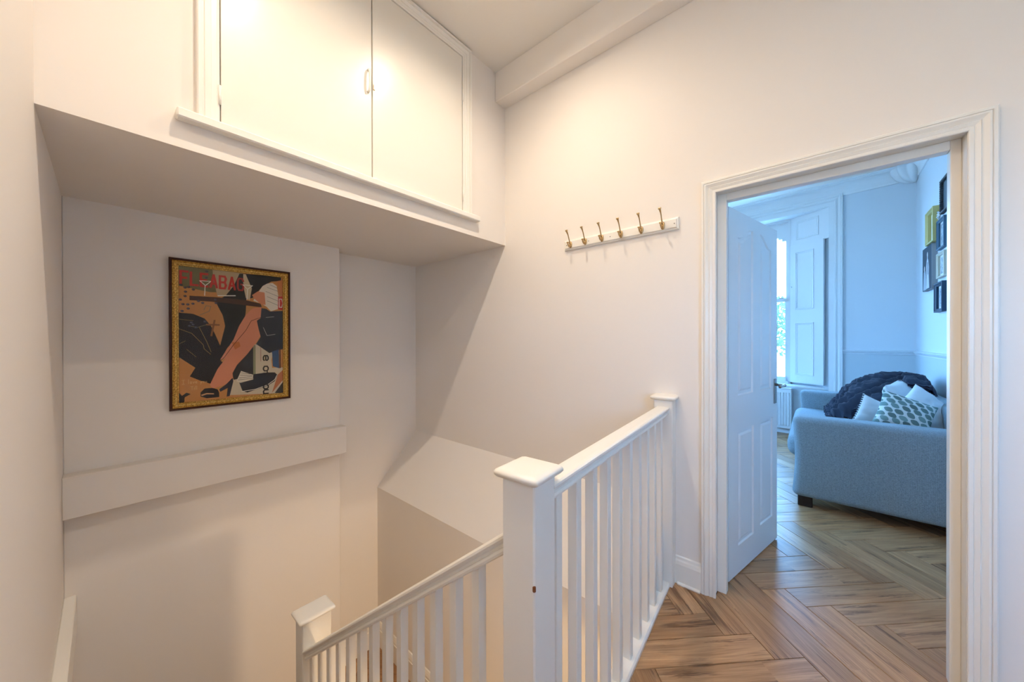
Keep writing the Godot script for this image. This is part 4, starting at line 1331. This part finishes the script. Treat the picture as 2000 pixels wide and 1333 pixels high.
func cushions() -> void:
	var face := func(dir: Vector3, roll: float) -> Basis:
		var z := dir.normalized()
		var x := Vector3.UP.cross(z).normalized()
		var y := z.cross(x)
		return Basis(x, y, z).rotated(z, roll)
	# two large back cushions in the sofa's cloth
	var p := pillow(W(4.62, -0.585, -0.60), 0.58, 0.44, 0.20, face.call(Vector3(-0.3, 0.35, 1.0), 0.05), 26, 0.012, 4)
	var g := Geo.new(true).add_uv(p[0], p[1])
	tag(obj("back_cushion", g, M.linen), "large pale cushion at the sofa back, behind the leaf-patterned one", "cushion", "cushions on the sofa")
	p = pillow(W(4.16, -0.595, -0.665), 0.40, 0.40, 0.15, face.call(Vector3(-0.68, 0.6, 0.7), 0.5), 26, 0.016, 9)
	tag(obj("back_cushion", Geo.new(true).add_uv(p[0], p[1]), M.linen), "large pale creased cushion nearest the doorway, its corner pointing up", "cushion", "cushions on the sofa")
	# leaf-patterned cushion
	var im := Image.create(384, 384, false, Image.FORMAT_RGB8)
	im.fill(Color8(214, 222, 220))
	var rng := RandomNumberGenerator.new()
	rng.seed = 12
	for r in 8:
		for c in 7:
			var cx := (c + 0.5 + 0.5 * (r % 2)) * 76.0 - 60.0 + rng.randf_range(-3, 3)
			var cy := (r + 0.5) * 50.0 - 8.0 + rng.randf_range(-3, 3)
			var an := 0.45 + rng.randf_range(-0.15, 0.15)
			var q := []
			for k in 20:
				var a := TAU * k / 20
				var v := Vector2(cos(a) * 34.0, sin(a) * 24.0 * (1.0 - 0.22 * absf(cos(a)))).rotated(an)
				q.append(cx + v.x)
				q.append(cy + v.y)
			var sh := rng.randf_range(0.85, 1.1)
			poly_fill(im, Color(0.46 * sh, 0.56 * sh, 0.55 * sh), q, 1.0)
	var pm := mat(Color.WHITE, 0.9, 0.15)
	pm.albedo_texture = ImageTexture.create_from_image(im)
	p = pillow(W(3.90, -0.565, -0.505), 0.31, 0.29, 0.13, face.call(Vector3(-0.9, 0.45, 0.3), -0.42), 24, 0.006, 2)
	tag(obj("patterned_cushion", Geo.new(true).add_uv(p[0], p[1]), pm), "cushion with a grey-green leaf pattern leaning on the near sofa arm", "cushion", "cushions on the sofa")
	# plain cushion with a black and white braided edge
	var bs: Basis = face.call(Vector3(-0.85, 0.35, 0.45), -0.50)
	var cc := W(4.10, -0.61, -0.365)
	p = pillow(cc, 0.23, 0.26, 0.09, bs, 20, 0.006, 6)
	var t := thing("plain_cushion", cc - Vector3(0, 0.14, 0), "plain pale cushion with a black and white braided edge beside the throw", "cushion", "cushions on the sofa")
	obj("cover", Geo.new(true).add_uv(p[0], p[1]), M.linen, t)
	for k in 2:
		var br := Geo.new(true)
		for i in 26:
			if i % 2 == k:
				var y := lerpf(-0.125, 0.125, i / 25.0)
				br.add(soft(cc + bs * Vector3(-0.111 + 0.007 * (1.0 - pow(y / 0.13, 2.0)), y, 0.0), Vector3(0.006, 0.006, 0.006), 0.005, 1, bs.rotated(bs.z, 0.7)))
		var o := obj("braid", br, mat(Color8(28, 30, 36), 0.8) if k == 0 else M.linen, t)
		o.set_meta("label", "black braid beads" if k == 0 else "white braid beads")
	# chunky faux-fur throw over the back and seat
	var nz := FastNoiseLite.new()
	nz.seed = 8
	nz.frequency = 1.0
	nz.fractal_octaves = 3
	var tg := Geo.new(true)
	var nu := 96
	var nv := 72
	var pts := []
	for i in nu + 1:
		for j in nv + 1:
			var a := float(i) / nu      # along the sofa, near to far
			var b := float(j) / nv      # from behind the back, over it and down on the seat
			var x := lerpf(4.66, 5.36, a) - 0.08 * sin(b * PI)
			# spine of the drape: (depth, height)
			var d := 0.0
			var h := 0.0
			var spine := [[-0.80, -0.50], [-0.76, -0.41], [-0.62, -0.385], [-0.48, -0.40], [-0.36, -0.47], [-0.27, -0.58], [-0.20, -0.70], [-0.15, -0.80], [-0.13, -0.86]]
			var f := b * (spine.size() - 1)
			var k := mini(int(f), spine.size() - 2)
			d = lerpf(spine[k][0], spine[k + 1][0], f - k)
			h = lerpf(spine[k][1], spine[k + 1][1], f - k)
			var edge := pow(maxf(0.0, sin(a * PI)), 0.5)
			h = lerpf(-0.83, h, 0.30 + 0.70 * edge) if b > 0.25 else lerpf(h - 0.08, h, edge)
			# thick ropes running down the drape, warped, with tufts
			var w := a * 7.0 + 1.6 * b + 0.9 * nz.get_noise_2d(a * 3.0, b * 3.0)
			var rope := pow(absf(sin(w * PI)), 0.7)
			var tuft := nz.get_noise_3d(x * 16.0, d * 16.0, h * 16.0)
			var lift := 0.095 * rope + 0.026 * tuft
			pts.append(W(x, h + lift * 0.8, d + lift * 0.6 * smoothstep(0.2, 0.6, b)))
	for i in nu:
		for j in nv:
			var k := i * (nv + 1) + j
			tg.add(quad(pts[k], pts[k + 1], pts[k + nv + 2], pts[k + nv + 1]))
	# underside, so that the throw has a thickness
	for i in nu:
		for j in nv:
			var k := i * (nv + 1) + j
			var dv := Vector3(0, -0.02, 0)
			tg.add(quad(pts[k] + dv, pts[k + nv + 1] + dv, pts[k + nv + 2] + dv, pts[k + 1] + dv))
	tag(obj("throw", tg, M.fur), "dark navy chunky faux-fur throw heaped over the sofa", "throw")

func picture(called: String, x0: float, x1: float, h0: float, h1: float, fw: float, fd: float, fm: Material, pm: Material, label: String, mount := 0.0) -> Node3D:
	var t := thing(called, W((x0 + x1) / 2, h0, -0.88), label, "picture", "pictures on the wall over the sofa")
	var pr := PackedVector2Array([Vector2(0, 0), Vector2(0, fd), Vector2(fw * 0.4, fd * 1.05), Vector2(fw * 0.7, fd * 0.8), Vector2(fw, fd * 0.7), Vector2(fw, 0)])
	var n := Vector3(0, 0, -1)
	var g := Geo.new()
	g.add(moulding(pr, W(x0, h0, -0.88), W(x0, h1, -0.88), Vector3.RIGHT, n, 1, -1)).add(moulding(pr, W(x1, h0, -0.88), W(x1, h1, -0.88), Vector3.LEFT, n, 1, -1))
	g.add(moulding(pr, W(x0, h0, -0.88), W(x1, h0, -0.88), Vector3.UP, n, 1, -1)).add(moulding(pr, W(x0, h1, -0.88), W(x1, h1, -0.88), Vector3.DOWN, n, 1, -1))
	obj("frame", g, fm, t)
	if mount > 0.0:
		obj("mount", Geo.new().add(ax(x0 + fw * 0.8, x1 - fw * 0.8, h0 + fw * 0.8, h1 - fw * 0.8, -0.878, -0.872)), M.white, t)
	var k := fw * 0.9 + mount
	var a := [W(x1 - k, h0 + k, -0.8715), W(x0 + k, h0 + k, -0.8715), W(x0 + k, h1 - k, -0.8715), W(x1 - k, h1 - k, -0.8715)]
	obj("photograph", Geo.new().add_uv(quad(a[0], a[1], a[2], a[3]), PackedVector2Array([Vector2(0, 1), Vector2(1, 1), Vector2(1, 0), Vector2(0, 1), Vector2(1, 0), Vector2(0, 0)])), pm, t)
	obj("backing", Geo.new().add(ax(x0 + fw * 0.5, x1 - fw * 0.5, h0 + fw * 0.5, h1 - fw * 0.5, -0.880, -0.873)), M.darkwood, t)
	return t

func photo_material(sd: int, dark: Color, light: Color) -> StandardMaterial3D:
	var im := noise_image(64, 64, 0.9, 0.9, sd, 3)
	for y in 64:
		for x in 64:
			im.set_pixel(x, y, dark.lerp(light, clampf(im.get_pixel(x, y).r * 1.7 - 0.3, 0, 1)))
	var m := mat(Color.WHITE, 0.3, 0.5)
	m.albedo_texture = ImageTexture.create_from_image(im)
	return m

func wall_frames() -> void:
	var gold := mat(Color8(204, 188, 120), 0.4, 0.5)
	gold.metallic = 0.15
	var blue := mat(Color8(64, 96, 120), 0.5, 0.4)
	var silver := mat(Color8(196, 190, 170), 0.35, 0.5)
	var navy := mat(Color8(40, 62, 84), 0.5, 0.4)
	picture("gold_framed_picture", 5.09, 5.39, 0.93, 1.255, 0.026, 0.045, gold, photo_material(4, Color8(120, 130, 136), Color8(225, 228, 230)), "small gold-framed picture, topmost left of the group over the sofa", 0.03)
	# canvas print: dark ground, a pale standing couple as flat shapes
	var im := Image.create(128, 144, false, Image.FORMAT_RGB8)
	im.fill(Color8(52, 60, 72))
	poly_fill(im, Color8(196, 196, 200), [66, 24, 74, 22, 78, 30, 76, 40, 84, 48, 92, 70, 90, 96, 96, 140, 56, 140, 58, 96, 54, 66, 60, 46, 66, 40], 1.0)
	disc(im, Color8(206, 196, 190), 71, 27, 7, 9, 1.0)
	poly_fill(im, Color8(168, 172, 180), [20, 80, 40, 76, 50, 92, 56, 142, 10, 142], 1.0)
	disc(im, Color8(196, 184, 178), 30, 70, 8, 10, 1.0)
	poly_fill(im, Color8(108, 112, 122), [70, 52, 80, 54, 82, 92, 72, 96], 1.0)
	var cm := mat(Color.WHITE, 0.6, 0.3)
	cm.albedo_texture = ImageTexture.create_from_image(im)
	var t := thing("canvas_print", W(5.35, 0.49, -0.88), "unframed dark canvas print of two pale figures, lower left of the picture group", "picture", "pictures on the wall over the sofa")
	obj("stretcher", Geo.new().add(ax(5.165, 5.54, 0.49, 0.922, -0.88, -0.842, 0.002)), mat(Color8(150, 152, 156), 0.7), t)
	var a := [W(5.538, 0.492, -0.8415), W(5.167, 0.492, -0.8415), W(5.167, 0.92, -0.8415), W(5.538, 0.92, -0.8415)]
	obj("print", Geo.new().add_uv(quad(a[1], a[0], a[3], a[2]), PackedVector2Array([Vector2(1, 1), Vector2(0, 1), Vector2(0, 0), Vector2(1, 1), Vector2(0, 0), Vector2(1, 0)])), cm, t)
	picture("blue_framed_picture", 4.80, 5.05, 0.82, 1.09, 0.024, 0.03, blue, photo_material(7, Color8(110, 126, 140), Color8(214, 222, 228)), "blue-framed picture under the bead-edged frame, beside the gold frame", 0.02)
	picture("silver_framed_picture", 4.80, 5.055, 0.56, 0.785, 0.020, 0.03, silver, photo_material(9, Color8(96, 108, 120), Color8(205, 212, 218)), "pale silver-framed picture directly right of the canvas print", 0.02)
	picture("navy_framed_picture", 4.83, 5.11, 0.25, 0.52, 0.03, 0.035, navy, photo_material(11, Color8(104, 116, 128), Color8(220, 226, 230)), "navy-framed picture at the bottom of the picture group", 0.025)
	# dark rectangular frame set with beads, hung with a pale bow above the blue frame
	var mt := thing("beaded_frame", W(4.83, 1.13, -0.88), "dark bead-edged frame at the top of the picture group, by the door jamb", "picture", "pictures on the wall over the sofa")
	var g := Geo.new(true)
	for i in 15:
		for x in [4.71, 4.945]:
			g.add(soft(W(x, 1.14 + 0.02 * i, -0.866), Vector3(0.011, 0.011, 0.016), 0.009, 1))
	for i in 11:
		for h in [1.14, 1.42]:
			g.add(soft(W(4.732 + 0.0195 * i, h, -0.866), Vector3(0.011, 0.011, 0.016), 0.009, 1))
	obj("beads", g, mat(Color8(52, 58, 66), 0.5), mt)
	obj("panel", Geo.new().add(ax(4.71, 4.945, 1.14, 1.42, -0.88, -0.872)), mat(Color8(110, 120, 130), 0.25), mt)
	var rb := Geo.new(true)
	for k in 3:
		rb.add(tube([W(4.955, 1.14, -0.868), W(4.99 + 0.012 * k, 1.165 - 0.02 * k, -0.852), W(5.0, 1.12 - 0.02 * k, -0.866)], [0.006, 0.009, 0.004], 8))
	obj("bow", rb, M.linen, mt)

func outside() -> void:
	struct("ground", Geo.new().add(ax(6.9, 60.0, -5.2, -5.0, -30, 30)), mat(Color8(190, 188, 180), 0.9), "pale ground outside far below the window", "ground")
	var t := thing("tree", W(15.0, -5.0, 1.2), "leafy green tree outside the sash window", "tree")
	obj("trunk", Geo.new(true).add(tube([W(15.0, -5.0, 1.2), W(15.05, -3.0, 1.25), W(14.95, -1.2, 1.15), W(15.0, 0.3, 1.2)], [0.22, 0.18, 0.15, 0.08], 10)), mat(Color8(96, 84, 70), 0.9), t)
	var rng := RandomNumberGenerator.new()
	rng.seed = 21
	var g := Geo.new()
	for k in 2600:
		var v := Vector3(rng.randfn(), rng.randfn(), rng.randfn()).normalized() * pow(rng.randf(), 0.4)
		var c := W(15.0 + v.x * 2.0, 0.45 + v.y * 1.0, 1.2 + v.z * 2.2)
		var b := Basis(Vector3(rng.randfn(), rng.randfn(), rng.randfn()).normalized(), rng.randf() * TAU)
		var s := rng.randf_range(0.07, 0.13)
		var q := [c + b * Vector3(-s, 0, 0), c + b * Vector3(0, -s * 0.5, s * 0.15), c + b * Vector3(s, 0, 0), c + b * Vector3(0, s * 0.5, s * 0.15)]
		g.add(PackedVector3Array([q[0], q[1], q[2], q[0], q[2], q[3]]))
	var lm := mat(Color8(84, 112, 74), 0.7)
	lm.backlight_enabled = true
	lm.backlight = Color(0.12, 0.18, 0.08)
	var fo := obj("foliage", g, lm, t)
	fo.set_meta("kind", "stuff")
	var gw := thing("garden_wall", W(18.0, -5.0, 1.5), "pale rendered garden wall beyond the tree outside", "wall")
	obj("wall", Geo.new().add(ax(18.0, 18.3, -5.0, -0.55, -9, 12)), mat(Color8(226, 224, 216), 0.9), gw)
	obj("coping", Geo.new().add(ax(17.95, 18.35, -0.55, -0.48, -9, 12, 0.01)), mat(Color8(210, 208, 202), 0.9), gw)
	obj("band", Geo.new().add(ax(17.98, 18.0, -1.16, -1.12, -9, 12)), mat(Color8(150, 150, 150), 0.9), gw)
